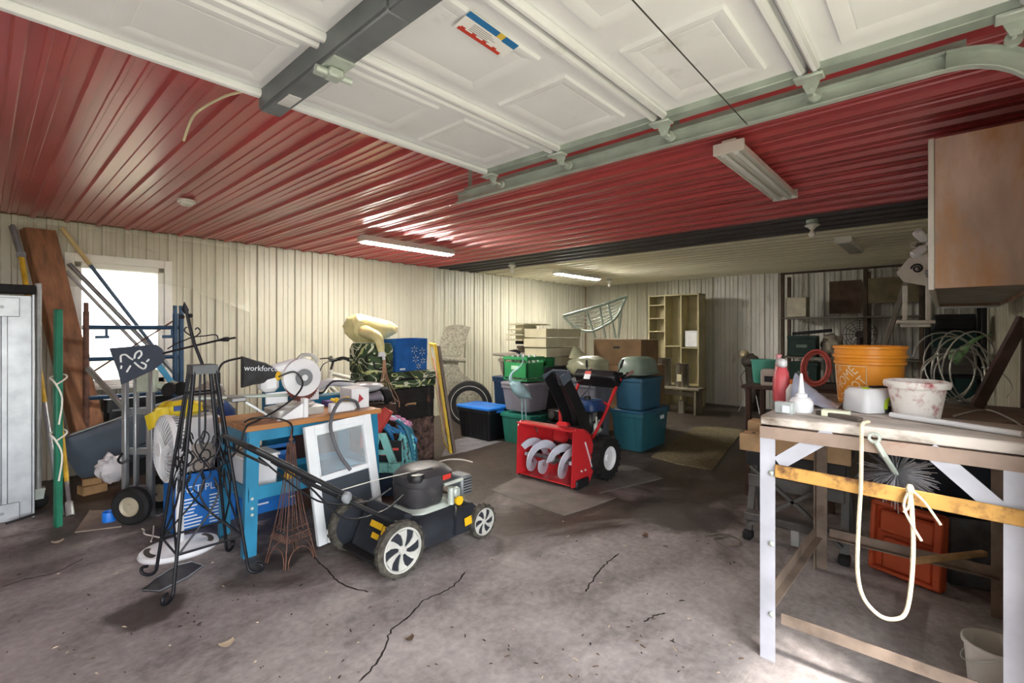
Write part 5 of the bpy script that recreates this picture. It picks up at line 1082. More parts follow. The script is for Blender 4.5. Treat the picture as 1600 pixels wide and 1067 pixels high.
# ---------------------------------------------------------------- snow blower
ox, oy = 3.44, 2.73
t = thing('snow_blower', 'red snow blower with pale auger blades and black chute', 'snow blower', (ox, oy, .0065))
m_sred = mat('red enamel', '#cf2f35', .3, 0, .05, 4, coat=.3); m_aug = mat('pale blue auger', '#d5dcea', .35, .1, .05)
hw = .32
prof = [(.0, .03), (.02, .49), (.06, .535), (.16, .515), (.26, .45), (.33, .34), (.35, .22), (.33, .10), (.28, .03)]
for s in (-1, 1):
    sp = MB().prism(prof, -.006, .006, mv(0, s*hw, 0) @ rot('X', 90)).build('side_plate', m_sred, t, 0)
    MB().box((.14, s*(hw+.018), .045), (.20, .024, .085), .02).build('skid_shoe', m_black, t)
    for x in (.14, .20): MB().sph((x, s*(hw+.01), .15), .011, 8, 5).build('bolt', m_galv, sp)
    MB().bar((.20, s*(hw+.008), .40), (.32, s*(hw+.008), .14), .006, .014).build('edge_strip', m_wplas, sp)
shell = [(.03, .525)]+[(.13+.225*math.cos(R(a)), .275+.25*math.sin(R(a))) for a in range(88, -96, -14)]+[(.05, .022)]
mb = MB(); mb.grid(lambda a, b: (lambda i, f: ((shell[i][0]*(1-f)+shell[i+1][0]*f), -hw+2*hw*b, (shell[i][1]*(1-f)+shell[i+1][1]*f)))(min(int(a*(len(shell)-1)), len(shell)-2), a*(len(shell)-1)-min(int(a*(len(shell)-1)), len(shell)-2)), (len(shell)-1)*2, 4, .008).build('auger_housing', m_sred, t)
MB().tube([(.015, -hw, .52), (.015, hw, .52)], .010, 8).build('front_lip', m_sred, t)
MB().lathe([(0, 0), (.12, 0), (.125, .015), (0, .02)], 24, mv(.345, 0, .30) @ rot('Y', -90)).build('impeller_mouth', mat('dark mouth', '#3a1c1c', .7), t)
MB().loft([rrect(.20, .16, .04, 0), rrect(.18, .14, .04, .03)], True, mv(.30, .0, .43) @ rot('Y', -70)).build('mouth_plate', m_sred, t)
MB().cyl((.16, -hw, .20), (.16, hw, .20), .022).build('auger_shaft', m_steel, t)
MB().sph((.16, 0, .20), (.06, .05, .055), 14, 9).build('gearbox', m_steel, t)
for s in (-1, 1):
    for ph in (0, 180):
        def hel(a, b):
            th = R(ph+s*a*320); r = .085+.075*b; return (.16+r*math.cos(th), s*(.05+.25*a), .20+r*math.sin(th))
        MB().grid(hel, 30, 3, .012).build('auger_blade', m_aug, t)
    MB().bar((.16, s*.12, .20), (.16+.10, s*.12, .20), .03, .03).bar((.16, s*.26, .20), (.16-.09, s*.26, .22), .03, .03).build('blade_arm', m_aug, t)
# chute
CH = MB(); cw = [(.44, .40, .105, -.10), (.40, .60, .10, -.08), (.31, .82, .095, -.03), (.21, .98, .09, 0)]
def uring(x, z, w, yo, tdir):
    f = Vector(tdir).normalized(); n2 = Vector((f.z, 0, -f.x)); c = Vector((x, yo, z)); return [c+n2*p+Vector((0, q, 0)) for p, q in ((-w*.9, -w), (w*.55, -w), (w*.9, -w*.5), (w*.9, w*.5), (w*.55, w), (-w*.9, w), (-w*.9, w-.008), (w*.5, w-.008), (w*.82, w*.46), (w*.82, -w*.46), (w*.5, -w+.008), (-w*.9, -w+.008))]
CH.loft([uring(x, z, w, yo, ((-.15 if i == 0 else -.10 if i == 1 else -.35 if i == 2 else -.55), 0, 1)) for i, (x, z, w, yo) in enumerate(cw)]); CH.build('chute', m_black, t, 30)
MB().lathe([(.11, .44), (.125, .44), (.125, .49), (.10, .50)], 24, mv(.40, -.06, 0)).build('chute_ring', m_black, t)
for s in (-1, 1): MB().prism([(.12, .98), (.28, 1.02), (.33, .90), (.28, .82), (.20, .86)], -.004, .004, mv(0, s*.10, 0) @ rot('X', 90)).build('deflector', mat('slate plastic', '#5b6673', .45), t, 0)
MB().prism([(.26, 1.02), (.28, 1.03), (.35, .88), (.33, .87)], -.10, .10, rot('X', 90)).build('deflector', MC['slate plastic'], t, 0)
# engine and frame
MB().box((.50, 0, .33), (.30, .36, .14), .02).build('chassis', m_sred, t); MB().box((.50, .12, .56), (.08, .10, .34), .012).build('belt_cover', m_sred, t)
en = MB().box((.66, -.05, .50), (.24, .26, .22), .03).build('engine_block', m_black, t); MB().loft([rrect(.26, .30, .06, .61, 4, (.66, -.05)), rrect(.27, .31, .07, .66, 4, (.66, -.05)), rrect(.22, .26, .06, .71, 4, (.66, -.05))]).build('fuel_tank', mat('dark blue tank', '#24406f', .4), en)
MB().lathe([(0, 0), (.035, 0), (.035, .03), (0, .035)], 16, mv(.66, -.05, .71)).build('fuel_cap', m_black, en)
MB().box((.62, -.18, .45), (.10, .05, .09), .012).cyl((.56, -.19, .40), (.68, -.19, .42), .02).cyl((.59, -.20, .46), (.59, -.20, .56), .012).box((.66, -.20, .50), (.05, .03, .05), .008).build('carburettor', m_galv, en)
for k in range(4): MB().box((.56+.02*k, -.183, .56), (.008, .01, .08)).build('cooling_fin', m_steel, en)
for s in (-1, 1):
    y = s*.345; M = mv(.50, y, .209) @ rot('X', 90)
    tb = MB(M).lathe([(.11, -.06), (.15, -.07), (.19, -.06), (.198, 0), (.19, .06), (.15, .07), (.11, .06)], 36)
    for i in range(20):
        a = 18*i
        for q in (-1, 1): tb.box((.197*math.cos(R(a+9*(q > 0))), .197*math.sin(R(a+9*(q > 0))), q*.034), (.022, .024, .064), .004, rot('Z', a+9*(q > 0)) @ rot('X', q*22))
    wo_ = tb.build('tyre', m_rubber, t)
    MB(M).lathe([(0, -.045), (.03, -.045), (.035, -.03), (.09, -.035), (.112, -.06), (.112, .06), (.09, .035), (.035, .03), (.03, .045), (0, .045)], 26).build('wheel_rim', m_wplas, wo_)
MB().cyl((.50, -.34, .205), (.50, .34, .205), .016).build('axle', m_steel, t)
for s in (-1, 1): MB().tube([(.50, s*.21, .36), (.72, s*.22, .58), (.93, s*.23, .84), (1.0, s*.235, .90)], .016, 10).build('handle_tube', m_sred, t)
MB().tube(smoothpath([(.78, -.22, .66), (.76, 0, .70), (.78, .22, .66)], 4), .013, 8).build('cross_tube', m_sred, t)
dsh = MB().box((.92, 0, .90), (.11, .50, .17), .02, rot('Y', -35)).box((1.0, 0, .95), (.12, .48, .04), .012).build('dash_panel', m_black, t)
MB().prism([(-.04, -.045), (.035, -.045), (.035, .045), (-.04, .045)], 0, .004, mv(.838, .06, .935) @ rot('Z', -90) @ rot('X', 60)).build('dash_label', m_wprint, dsh); MB().prism([(-.04, .01), (.035, .01), (.035, .045), (-.04, .045)], 0.001, .006, mv(.838, .06, .935) @ rot('Z', -90) @ rot('X', 60)).build('dash_label_red', mat('red badge'), dsh)
for s in (-1, 1):
    MB().tube([(1.0, s*.235, .90), (1.12, s*.25, .955)], .016, 8).build('handle_end', m_black, t); MB().cyl((1.08, s*.245, .935), (1.21, s*.26, .965), .019, n=10).build('grip', mat('dusty pink grip', '#a88782', .7), t); MB().tube([(1.0, s*.26, .90), (1.16, s*.28, .91), (1.22, s*.28, .90)], .007, 6).build('clutch_lever', m_black, t)
for y, h_, k in ((.14, .14, -.02), (-.22, .15, .06)): MB().tube([(.95, y, .95), (.95+k, y-.01, .95+h_*.5)], .006, 6).cyl((.95+k, y-.01, .95+h_*.45), (.95+k*1.8, y-.015, .95+h_), .014, .011, 8).build('shift_lever', m_black, t)
MB().tube([(.38, .10, .80), (.60, .12, .86), (.92, .10, .90)], .006, 6).build('chute_crank', m_black, t)
MB().tube(smoothpath([(.90, .05, .84), (.80, .08, .74), (.66, .10, .66), (.5, .08, .6)], 4), .005, 6).build('control_cable', m_black, t)
# radio on a crate behind the blower
tote('low black crate under the radio behind the snow blower', 4.30, 4.66, 3.02, 3.40, .004, .40, m_bkt, None, ribs=0)
t = thing('radio', 'black portable radio with a silver speaker behind the snow blower', 'radio', (4.42, 3.25, .39), 90)
MB().box((0, 0, .06), (.28, .12, .12), .012).build('body', m_black, t)
for x in (-.08, .08): MB().lathe([(0, 0), (.04, 0), (.042, .006), (0, .01)], 18, mv(x, .06, .06) @ rot('X', -90)).build('speaker', m_steel, t)
# ---------------------------------------------------------------- steel framed workbench on the right
t = thing('steel_workbench', 'grey angle iron workbench with a worn plank top by the doorway', 'workbench')
kx0, kx1, ky0, ky1, kz = 2.25, 3.33, -.315, .592, 1.04
m_ang = mat('pale grey painted angle iron', '#b9bbc6', .5, .1, .1, 5, dirt=('#7a6a60', .27), dscale=3); m_ang2 = mat('dusty brown angle iron', '#8a7a6d', .65, .1, .2, 7, dirt=('#5d4c40', .35))
m_plank = mat('weathered white bench plank', '#d2cac2', .8, 0, .15, 5, dirt=('#6d5f52', .42), dscale=6, stretch=(1, .4, 1), bump=.3, bscale=20); m_rustp = mat('peeling rusty orange paint', '#c99a52', .65, .1, .12, 8, dirt=('#6a4630', .40), dscale=10)
for i, (a, b) in enumerate(((0, .20), (.205, .46), (.465, .74), (.745, 1.08))): MB().box((kx0+(a+b)/2, (ky0+ky1)/2, kz-.02-.003*(i % 2)), (b-a, ky1-ky0, .04), .005).build('plank', m_plank if i < 2 else mat('dark oily plank', '#7d6f64', .75, 0, .2, 5, dirt=('#453a33', .4), bump=.3, bscale=20), t)
def angle(p0, p1, a, b, m, nm):      # L-section along p0-p1 with wings a and b
    p0, p1, a, b = map(Vector, (p0, p1, a, b)); th = .005; ua, ub = a.normalized()*th, b.normalized()*th
    q = [Vector((0, 0, 0)), a, a+ub, ua+ub, b+ua, b]; mb = MB(); mb.loft([[p0+x for x in q], [p1+x for x in q]]); return mb.build(nm, m, t, 0)
def legs(x, y, sx, sy, m, bolts=()):
    o = angle((x, y, 0), (x, y, kz-.045), (0, sy*(.058 if sy < 0 else .088), 0), (sx*.06, 0, 0), m, 'leg')
    for z in bolts: MB().sph((x-.004, y+sy*.045, z), (.006, .012, .012), 8, 5).build('bolt', m_galv, o)
legs(kx0, ky1, 1, -1, m_ang, (.80, .50, .20)); legs(kx0, ky0+.085, 1, 1, m_ang, (.80,)); legs(kx1, ky1-.02, -1, -1, m_ang2); legs(kx1, ky0+.06, -1, 1, m_ang2)
angle((kx0-.004, ky0, kz-.045), (kx0-.004, ky1, kz-.045), (0, 0, -.05), (.05, 0, 0), mat('rust stained apron', '#a18d80', .6, .1, .15, 5, dirt=('#8a5c48', .33)), 'apron')
angle((kx0, ky1-.004, kz-.045), (kx1, ky1-.004, kz-.045), (0, 0, -.05), (0, -.05, 0), m_ang2, 'apron'); angle((kx1, ky0, kz-.045), (kx1, ky1, kz-.045), (0, 0, -.08), (-.05, 0, 0), MC['dark oily plank'], 'apron')
MB().bar((kx0+.004, ky1-.07, .845), (kx0+.004, ky1-.26, 1.0), .006, .055).build('brace', m_ang, t); MB().bar((kx0+.004, ky0+.17, .80), (kx0+.004, ky0+.36, .985), .006, .055).build('brace', m_ang, t)
MB().bar((kx0-.012, ky1-.06, .815), (kx0-.012, ky0+.10, .80), .008, .055, ch=.003).build('front_rail', m_rustp, t)
angle((kx0+.006, ky1-.08, .17), (kx0+.006, ky0+.08, .17), (0, 0, .045), (.04, 0, 0), m_ang2, 'low_rail'); angle((kx0+.07, ky1-.006, .20), (kx1-.07, ky1-.026, .20), (0, 0, .06), (0, -.04, 0), m_ang2, 'low_rail'); angle((kx1-.006, ky1-.09, .20), (kx1-.006, ky0+.12, .20), (0, 0, .05), (-.04, 0, 0), m_ang2, 'low_rail')
KT = kz+.0005
# orange five gallon bucket
bp0 = fl(1358, 629, KT)
t = thing('orange_bucket', 'orange hardware store bucket with white square logo on the workbench', 'bucket', (bp0.x, bp0.y, KT), 0)
m_org = mat('orange bucket plastic', '#ee9a2c', .4, 0, .04)
MB().lathe([(0, 0), (.128, 0), (.131, .01), (.143, .195), (.150, .198), (.150, .212), (.145, .215), (.146, .228), (.153, .230), (.153, .243), (.147, .246), (.148, .272), (.154, .274), (.154, .286), (.149, .288), (.145, .282), (.128, .02), (0, .015)], 40).build('shell', m_org, t)
va = math.degrees(math.atan2(-bp0.y, -bp0.x))     # towards the camera
def bucket_pt(x, z, off=.0015):
    a = R(va-28)-x/.14*-1.0 if False else R(va-40)+x/.138; r_ = .131+(.143-.131)*(z-.01)/.185+off; return Vector((r_*math.cos(a), r_*math.sin(a), z))
lg = MB(); S2 = .172; cz = .103
for i in range(24):
    pass
for (x0, z0, x1, z1) in ((-S2/2, -S2/2, S2/2, -S2/2), (S2/2, -S2/2, S2/2, S2/2), (S2/2, S2/2, -S2/2, S2/2), (-S2/2, S2/2, -S2/2, -S2/2)): lg.tube([bucket_pt(x0+(x1-x0)*k/8, cz+z0+(z1-z0)*k/8) for k in range(9)], .0018, 5)
def wraptext(txt, size, px, pz, ang, sx=1.0):
    tmp = MB().text(txt, size, Matrix(), .0003, sx); c, s = math.cos(R(ang)), math.sin(R(ang))
    lg.add([bucket_pt(px+v.x*c-v.y*s, cz+pz+v.x*s+v.y*c, .0015+v.z) for v in tmp.v], tmp.f)
wraptext('THE', .034, -.050, .056, 45, .9); wraptext('HOME', .070, -.013, .020, 45, .78); wraptext('DEPOT', .062, .024, -.028, 45, .78)
lg.build('logo_print', mat('pale bucket print', '#f0d7b4', .6, var=0), t, 0)
MB().tube([(.155*math.cos(R(va+90+i*12)), .155*math.sin(R(va+90+i*12)), .235-.08*math.sin(R(i*12))) for i in range(16)], .003, 6).build('bail_handle', m_galv, t)
# splattered white paint pail
bp1 = fl(1432, 652, KT)
t = thing('paint_pail', 'white plastic pail splattered with red paint on the workbench', 'pail', (bp1.x, bp1.y, KT))
m_pail = mat('paint splattered white plastic', '#eeeae6', .4, 0, .02, dirt=('#a33b45', .43), dscale=15)
MB().lathe([(0, 0), (.074, 0), (.077, .006), (.096, .125), (.108, .126), (.112, .14), (.110, .152), (.100, .155), (.095, .15), (.074, .012), (0, .01)], 36).build('shell', m_pail, t)
# white machine with green accents
bp2 = Vector((2.70, .248, KT))
t = thing('sewing_box', 'white plastic machine with lime green handle trim on the workbench', 'appliance', (bp2.x, bp2.y, KT), -40)
MB().loft([rrect(.18, .13, .02, 0), rrect(.19, .14, .025, .01), rrect(.18, .13, .025, .085), rrect(.15, .10, .02, .105)]).build('body', m_wplas, t)
MB().tube(smoothpath([(.0, -.072, .02), (.005, -.074, .055), (.03, -.074, .07), (.07, -.07, .072)], 4), .007, 8).build('lime_trim', mat('lime green plastic', '#a8c828', .4), t); MB().box((.04, .0, .108), (.09, .03, .012), .005).build('grip', m_black, t); MB().box((.01, -.072, .018), (.025, .012, .03), .003).build('switch', m_black, t)
MB().sph((-.05, -.02, .106), (.02, .012, .006), 10, 6).build('lime_button', MC['lime green plastic'], t)
# bottles and boxes at the left end of the bench
b = fl(1252, 643, KT)
t = thing('glue_bottle', 'white squeeze bottle with a long nozzle on the workbench', 'bottle', (b.x, b.y, KT))
MB().lathe([(0, 0), (.044, 0), (.047, .006), (.047, .045), (.036, .062), (.024, .066), (.024, .08), (.016, .084), (0, .084)], 24).build('body', m_wplas, t); MB().lathe([(.016, .082), (.013, .09), (.005, .17), (0, .172)], 14).build('nozzle', m_wplas, t)
b = fl(1245, 634, KT); b.x += .05; b.y += .02
t = thing('white_bottle', 'white bottle with an orange cap behind the squeeze bottle', 'bottle', (b.x, b.y, KT))
MB().lathe([(0, 0), (.036, 0), (.038, .005), (.038, .07), (.020, .10), (.020, .105), (0, .105)], 20).build('body', m_wplas, t); MB().lathe([(.021, .10), (.021, .122), (0, .124)], 18).build('cap', mat('orange cap', '#e07a2a', .4), t)
b = fl(1234, 634, KT); b.x += .15; b.y += .07
t = thing('spray_bottle', 'pink and red spray bottle with a white trigger at the bench corner', 'spray bottle', (b.x, b.y, KT), 20)
t.scale = (1.35, 1.35, 1.1)
MB().loft([rrect(.075, .05, .015, 0), rrect(.08, .055, .018, .01), rrect(.08, .055, .018, .10), rrect(.05, .045, .015, .14), rrect(.03, .03, .01, .16)]).build('body', mat('coral plastic', '#d65a62', .4), t); MB().box((.0, 0, .18), (.09, .03, .04), .01).build('trigger_head', m_wplas, t)
MB().lathe([(.018, 0), (.018, .12), (.012, .17), (.008, .20), (.012, .215), (0, .22)], 12, mv(.07, .0, 0)).build('nozzle_tube', mat('pink plastic', '#e5a3aa', .4), t)
b = fl(1226, 646, KT)
t = thing('clear_box', 'small clear plastic box with a white label at the bench edge', 'box', (b.x, b.y, KT), -12)
MB().box((0, 0, .026), (.03, .075, .052), .004).build('body', mat('frosted clear plastic', '#cfd6d6', .25, trans=.3), t); MB().box((-.017, -.012, .022), (.003, .03, .03)).build('label_sticker', m_wprint, t)
t = thing('bag_of_parts', 'clear blue grey plastic bag lying behind the bottles', 'bag', (2.76, .46, KT), 0)
MB().grid(lambda a, b: (-.16+.26*b, -.09+.18*(1-a), .006+(.15*(1-a)**1.3*math.sin(math.pi*min(1, b+.08)))+.008*noise.noise(Vector((a*9, b*9, 0)))), 18, 12, .003).build('film', mat('blue grey film', '#a9adc0', .2, trans=.25, var=.12, scale=14), t)
b = fl(1306, 651, KT); tag(MB().box((b.x, b.y, KT+.014), (.05, .10, .028), .003).build('pale_block', mat('pale green block', '#dfe2c8', .6)), 'pale green wooden block near the bench edge', 'block')
tag(MB().bar(fl(1278, 644, KT+.009), fl(1345, 656, KT+.009), .03, .018, ch=.002).build('dark_strip', mat('dark wood strip', '#5d544e', .7)), 'dark wood strip lying along the bench edge', 'strip')
tag(MB().cyl(fl(1372, 641, KT+.012)+Vector((-.10, -.05, 0)), fl(1640, 690, KT+.012)+Vector((.1, .05, 0)), .011, n=12).build('pvc_pipe', m_wplas), 'long white plastic pipe lying across the workbench', 'pipe')
# coil of wire, bracket and green tie
co = at(1488, 590, 2.40)
t = thing('wire_coil', 'loose coil of grey wire with a green tie on the workbench', 'wire coil', (co.x, co.y, KT))
rnd = random.Random(5); m_wire = mat('grey galvanised wire', '#b9bab2', .4, .5)
for k in range(9):
    a0, b0 = rnd.uniform(.11, .18), rnd.uniform(.11, .18); cx, dz = rnd.uniform(-.03, .07), b0+.012; tl2 = rnd.uniform(-.25, .25); ph = rnd.uniform(0, 360); off = rnd.uniform(-.05, .05)
    MB().tube([Vector((.67, -.742, 0))*(cx+a0*math.cos(R(q+ph)))+Vector((.742, .67, 0))*(off+tl2*b0*math.sin(R(q+ph)))+Vector((0, 0, dz+b0*math.sin(R(q+ph)))) for q in range(0, 345, 15)], .0035, 6).build('loop', m_wire, t)
MB().tube(smoothpath([Vector((.67, -.742, 0))*x+Vector((0, 0, z)) for x, z in ((.15, .18), (.25, .15), (.30, .08), (.27, .03))], 5), .003, 6).build('loose_end', m_wire, t)
MB().tube(smoothpath([Vector((.67, -.742, 0))*x+Vector((0, -.02, z)) for x, z in ((.02, .25), (.06, .30), (.12, .335), (.17, .345))], 4), [.02, .022, .02, .018, .016, .015, .014, .012, .012, .01, .01, .008, .006], 8, flat=.5).sph(Vector((.67, -.742, 0))*.02+Vector((0, 0, .235)), (.03, .03, .035), 10, 8, .3, 2).build('green_tie', mat('faded green cloth', '#7fa878', .7), t)
m_brk = mat('rust brown iron', '#5d4a48', .7, .2, .2, 10)
t = thing('iron_bracket', 'rust brown iron A frame bracket leaning on the right wall', 'bracket', (3.0, -.21, KT), 0)
MB().bar((.12, .10, .01), (.24, -.06, .42), .02, .05).build('strut', m_brk, t); MB().bar((.25, -.06, .005), (.25, -.065, .41), .02, .06).build('upright', m_brk, t)
tag(MB().tube(smoothpath([fl(1490, 650, KT+.006), fl(1540, 640, KT+.006), fl(1580, 655, KT+.006), fl(1600, 668, KT+.006)], 5), .004, 6).build('bench_wire', m_wire), 'thin bent wire lying on the bench top', 'wire')
# rope loop, chimney brush
t = thing('rope_loop', 'cream rope hanging in a long loop from the bench rail', 'rope')
rp = [onX(u, v, kx0-.036) for u, v in ((1352, 651), (1346, 660), (1346, 700), (1345, 760), (1341, 830), (1340, 895), (1350, 935), (1375, 962), (1400, 967), (1416, 955), (1424, 910), (1427, 850), (1425, 800), (1423, 775), (1422, 762))]
rp[0] = Vector((kx0+.07, rp[0].y, KT+.008)); rp[1].z = KT+.006; rp[1].x = kx0-.02
MB().tube(smoothpath(rp, 6), .007, 8).build('rope', mat('cream rope', '#dcd0b4', .85, 0, .1, 30, bump=.4, bscale=150), t)
for q in (((1422, 762), (1412, 790), (1425, 820), (1440, 845)), ((1424, 765), (1445, 785), (1470, 820)), ((1421, 762), (1420, 790), (1412, 800))): MB().tube(smoothpath([onX(u, v, kx0-.04) for u, v in q], 4), .0045, 6).build('frayed_end', MC['cream rope'], t)
MB().sph(onX(1422, 765, kx0-.036), (.012, .013, .02), 10, 7, .2, 1).build('knot', MC['cream rope'], t)
bc = onX(1400, 740, kx0+.10)
t = thing('chimney_brush', 'round wire chimney brush hanging under the bench edge', 'brush', bc)
bs = MB(); rnd = random.Random(8)
for k in range(260):
    d = Vector((rnd.gauss(0, 1), rnd.gauss(0, 1), rnd.gauss(0, .8))).normalized(); d.x *= .45; l = rnd.uniform(.095, .135); bs.tube([d*.01, d*l*.6+Vector((0, 0, -.006)), d*l+Vector((0, 0, -.018))], .0014, 3, cap=False)
bo_ = bs.build('bristles', mat('grey wire bristle', '#8c8b90', .45, .5), t, 0); bo_['kind'] = 'stuff'
p2 = onX(1366, 684, kx0-.024)-bc; MB().tube([(0, 0, 0), (-.118, p2.y*.5, .10-.01), (p2.x, p2.y*.9, p2.z-.015)], .010, 8).build('twisted_stem', m_galv, t); MB().tube([p2+Vector((0, .016*math.cos(q), .016*math.sin(q))) for q in [i*math.pi/7 for i in range(14)]], .006, 6, closed=True).build('eye_ring', m_galv, t)
# orange tray and boards behind the bench frame
ta = Vector((3.56, .33, .004)); tb_ = Vector((3.44, .005, .004)); F5 = frame(ta, tb_-ta, (.10, .0, 1))
t = thing('orange_tray', 'faded orange moulded plastic tray standing behind the workbench frame', 'tray', M=F5)
lw = (tb_-ta).length; m_ot = mat('faded orange plastic', '#c95a35', .55, 0, .08, 5, dirt=('#9c4a34', .3))
MB().box((lw/2, .20, -.02), (lw, .40, .03), .01).build('back', m_ot, t)
for c, s in (((.012, .20, .01), (.024, .40, .06)), ((lw-.02, .20, .01), (.04, .40, .06)), ((lw/2, .012, .01), (lw, .024, .06)), ((lw/2, .385, .01), (lw, .03, .06))): MB().box(c, s, .008).build('rim', m_ot, t)
MB().box((lw*.52, .29, .014), (lw*.78, .13, .05), .015).build('raised_panel', m_ot, t); MB().box((lw*.52, .11, .004), (lw*.70, .18, .03), .012).build('raised_panel', m_ot, t)
tag(MB().box((3.62, -.13, .19), (.03, .26, .375), .02, rot('Z', 16)).build('grey_board', mat('scuffed slate board', '#5c6068', .6, 0, .25, 9)), 'scuffed slate grey board standing beside the orange tray', 'board')
tag(MB().box((3.98, .02, .46), (.04, .62, .92), .008, rot('Z', 6)).build('navy_panel', mat('dark navy panel', '#1d2b3c', .5, 0, .15, 6)), 'tall dark navy panel standing against the wall behind the bench', 'panel')
tag(MB().bar((3.08, .12, .267), (3.44, -.15, .267), .03, .025, ch=.003).build('wood_stick', m_pine), 'short wooden stick resting on the lower bench rail', 'stick')
b = at(1556, 1000, 1.85)
t = thing('white_bucket', 'small white bucket on the floor behind the right bench leg', 'bucket', (b.x, b.y, 0))
MB().lathe([(0, 0), (.075, 0), (.078, .006), (.092, .18), (.100, .182), (.100, .195), (.094, .197), (.089, .19), (.074, .012), (0, .01)], 28).build('shell', mat('grubby white plastic', '#c9c7c2', .5, 0, .06, dirt=('#8f887e', .3)), t); MB().tube([(.1*math.cos(R(i*12)), .1*math.sin(R(i*12)), .18-.07*math.sin(R(i*12))) for i in range(16)], .0025, 6).build('handle', m_galv, t)
# ---------------------------------------------------------------- folding work stand behind the bench
t = thing('folding_work_stand', 'black folding work stand with pale wood jaws behind the steel bench', 'work stand', (3.52, .72, 0), 0)
m_fb = mat('dusty black steel', '#5b5a59', .55, .2, .15, 8); m_jaw = mat('pale plywood jaw', '#c0a079', .6, 0, .1, 8)
for x, z in ((-.02, .70), (.16, .76)):
    j = MB().box((x, 0, z), (.13, .62, .03), .003).box((x-.06, 0, z-.045), (.02, .62, .10), .003).build('wood_jaw', m_jaw, t)
    for y in (-.24, -.08, .08, .24): MB().cyl((x, y, z+.014), (x, y, z+.018), .012, n=10).build('dog_hole', m_black, j)
for y in (-.27, .27):
    MB().bar((-.04, y, .0), (.14, y*.96, .66), .04, .03).build('leg', m_fb, t); MB().bar((.34, y, .0), (.02, y*.96, .66), .04, .03).build('leg', m_fb, t); MB().box((-.04, y, .03), (.08, .06, .06), .012).build('foot', m_rubber, t); MB().bar((-.05, y, .62), (.2, y, .66), .05, .06).build('side_frame', m_fb, t)
MB().box((-.03, 0, .40), (.02, .54, .08), .004).build('panel', m_fb, t); MB().box((-.04, 0, .55), (.02, .56, .09), .004).build('panel', m_black, t)
for s in (-1, 1): MB().bar((-.055, s*.25, .50), (-.055, -s*.02, .30), .03, .02).bar((-.055, -s*.02, .30), (-.055, -s*.26, .10), .03, .02).build('scissor_brace', m_fb, t)
MB().box((-.05, 0, .17), (.10, .56, .05), .006).build('step', m_fb, t); MB().box((-.09, -.02, .10), (.015, .05, .10), .004).build('pedal', m_aluw, t)
# ---------------------------------------------------------------- wall cabinet on the right
t = thing('wall_cabinet', 'weathered plywood wall cabinet with white doors hung above the bench', 'cabinet')
m_cply = mat('stained brown plywood', '#cdb4a3', .7, 0, .2, 5, dirt=('#c29468', .44), dscale=3.4, stretch=(1, 1, .35), bump=.15, bscale=12)
cx0, cx1, cy0, cy1, cz0, cz1 = 2.90, 5.1, -.315, .035, 1.595, 2.275
MB().box((cx0+.009, (cy0+cy1)/2, (cz0+cz1)/2), (.018, cy1-cy0, cz1-cz0), .002).build('side_panel', m_cply, t); MB().box((cx1-.009, (cy0+cy1)/2, (cz0+cz1)/2), (.018, cy1-cy0, cz1-cz0), .002).build('side_panel', m_cply, t)
MB().box(((cx0+cx1)/2, (cy0+cy1)/2, cz0+.03), (cx1-cx0-.04, cy1-cy0, .016)).build('bottom', mat('dark grey underside', '#a39d99', .7, 0, .12), t); MB().box(((cx0+cx1)/2, (cy0+cy1)/2, cz1-.01), (cx1-cx0-.04, cy1-cy0, .016)).build('top', m_cply, t); MB().box(((cx0+cx1)/2, cy0+.006, (cz0+cz1)/2), (cx1-cx0-.04, .01, cz1-cz0)).build('back', m_cply, t)
for k in range(4):
    w = (cx1-cx0)/4; d = MB().box((cx0+w*(k+.5), cy1+.012, (cz0+cz1)/2), (w-.006, .022, cz1-cz0+.01), .003).build('door', m_jamb, t); MB().sph((cx0+w*(k+.5)+(.2 if k % 2 == 0 else -.2), cy1+.035, cz0+.12), .014, 10, 7).build('knob', m_steel, d)
MB().bar((cx1-.05, cy0+.01, cz0-.008), (cx1-.05, cy1-.01, cz0-.008), .03, .016).build('light_rail', m_wplas, t)
# security light and scroll bracket on the cabinet front
t = thing('security_light', 'white twin lamp security light on the cabinet front', 'light', (4.2, cy1+.026, 1.98))
t.scale = (.62, .62, .62)
MB().lathe([(0, 0), (.055, 0), (.055, .02), (.04, .03), (0, .03)], 18, rot('X', -90)).build('mount_plate', m_wplas, t)
for dz, ax2 in ((.06, (-.25, .45, .6)), (-.04, (-.2, .6, -.55))):
    d = Vector(ax2).normalized(); h2 = MB().tube([(0, .03, 0), Vector((0, .03, 0))+d*.05], .012, 8).tube([Vector((0, .03, 0))+d*.05, Vector((0, .03, 0))+d*.07, Vector((0, .03, 0))+d*.17, Vector((0, .03, 0))+d*.19], [.028, .042, .046, .03], 16).build('lamp_head', m_wplas, t)
MB().tube(smoothpath([(-.0, .05, -.01), (-.02, .14, -.03), (-.02, .18, .01), (0, .10, .03)], 5), .004, 6).build('loop_wire', m_wplas, t)
t = thing('scroll_shelf', 'white wooden scroll shelf hanging beside the cabinet', 'shelf', (4.6, cy1+.026, 1.52))
MB().prism([(0, .0), (.17, .05), (.21, .12), (.14, .22), (.0, .25)], -.02, .02, mv(0, 0, .20) @ rot('Z', 90) @ rot('X', 90)).build('crest', m_jamb, t, 0); MB().tube([Vector((-.022, .09+.035*math.cos(q)*(1-q/14), .34+.035*math.sin(q)*(1-q/14))) for q in [i*.5 for i in range(22)]], .006, 6).build('scroll', m_iron, t)
MB().box((.0, .03, .09), (.03, .03, .26), .004).box((.0, .16, .09), (.03, .03, .26), .004).build('post', m_jamb, t); MB().box((0, .10, -.05), (.12, .22, .025), .006).build('shelf_board', m_jamb, t); MB().box((0, .10, -.075), (.09, .17, .025), .006).build('moulding', m_jamb, t)
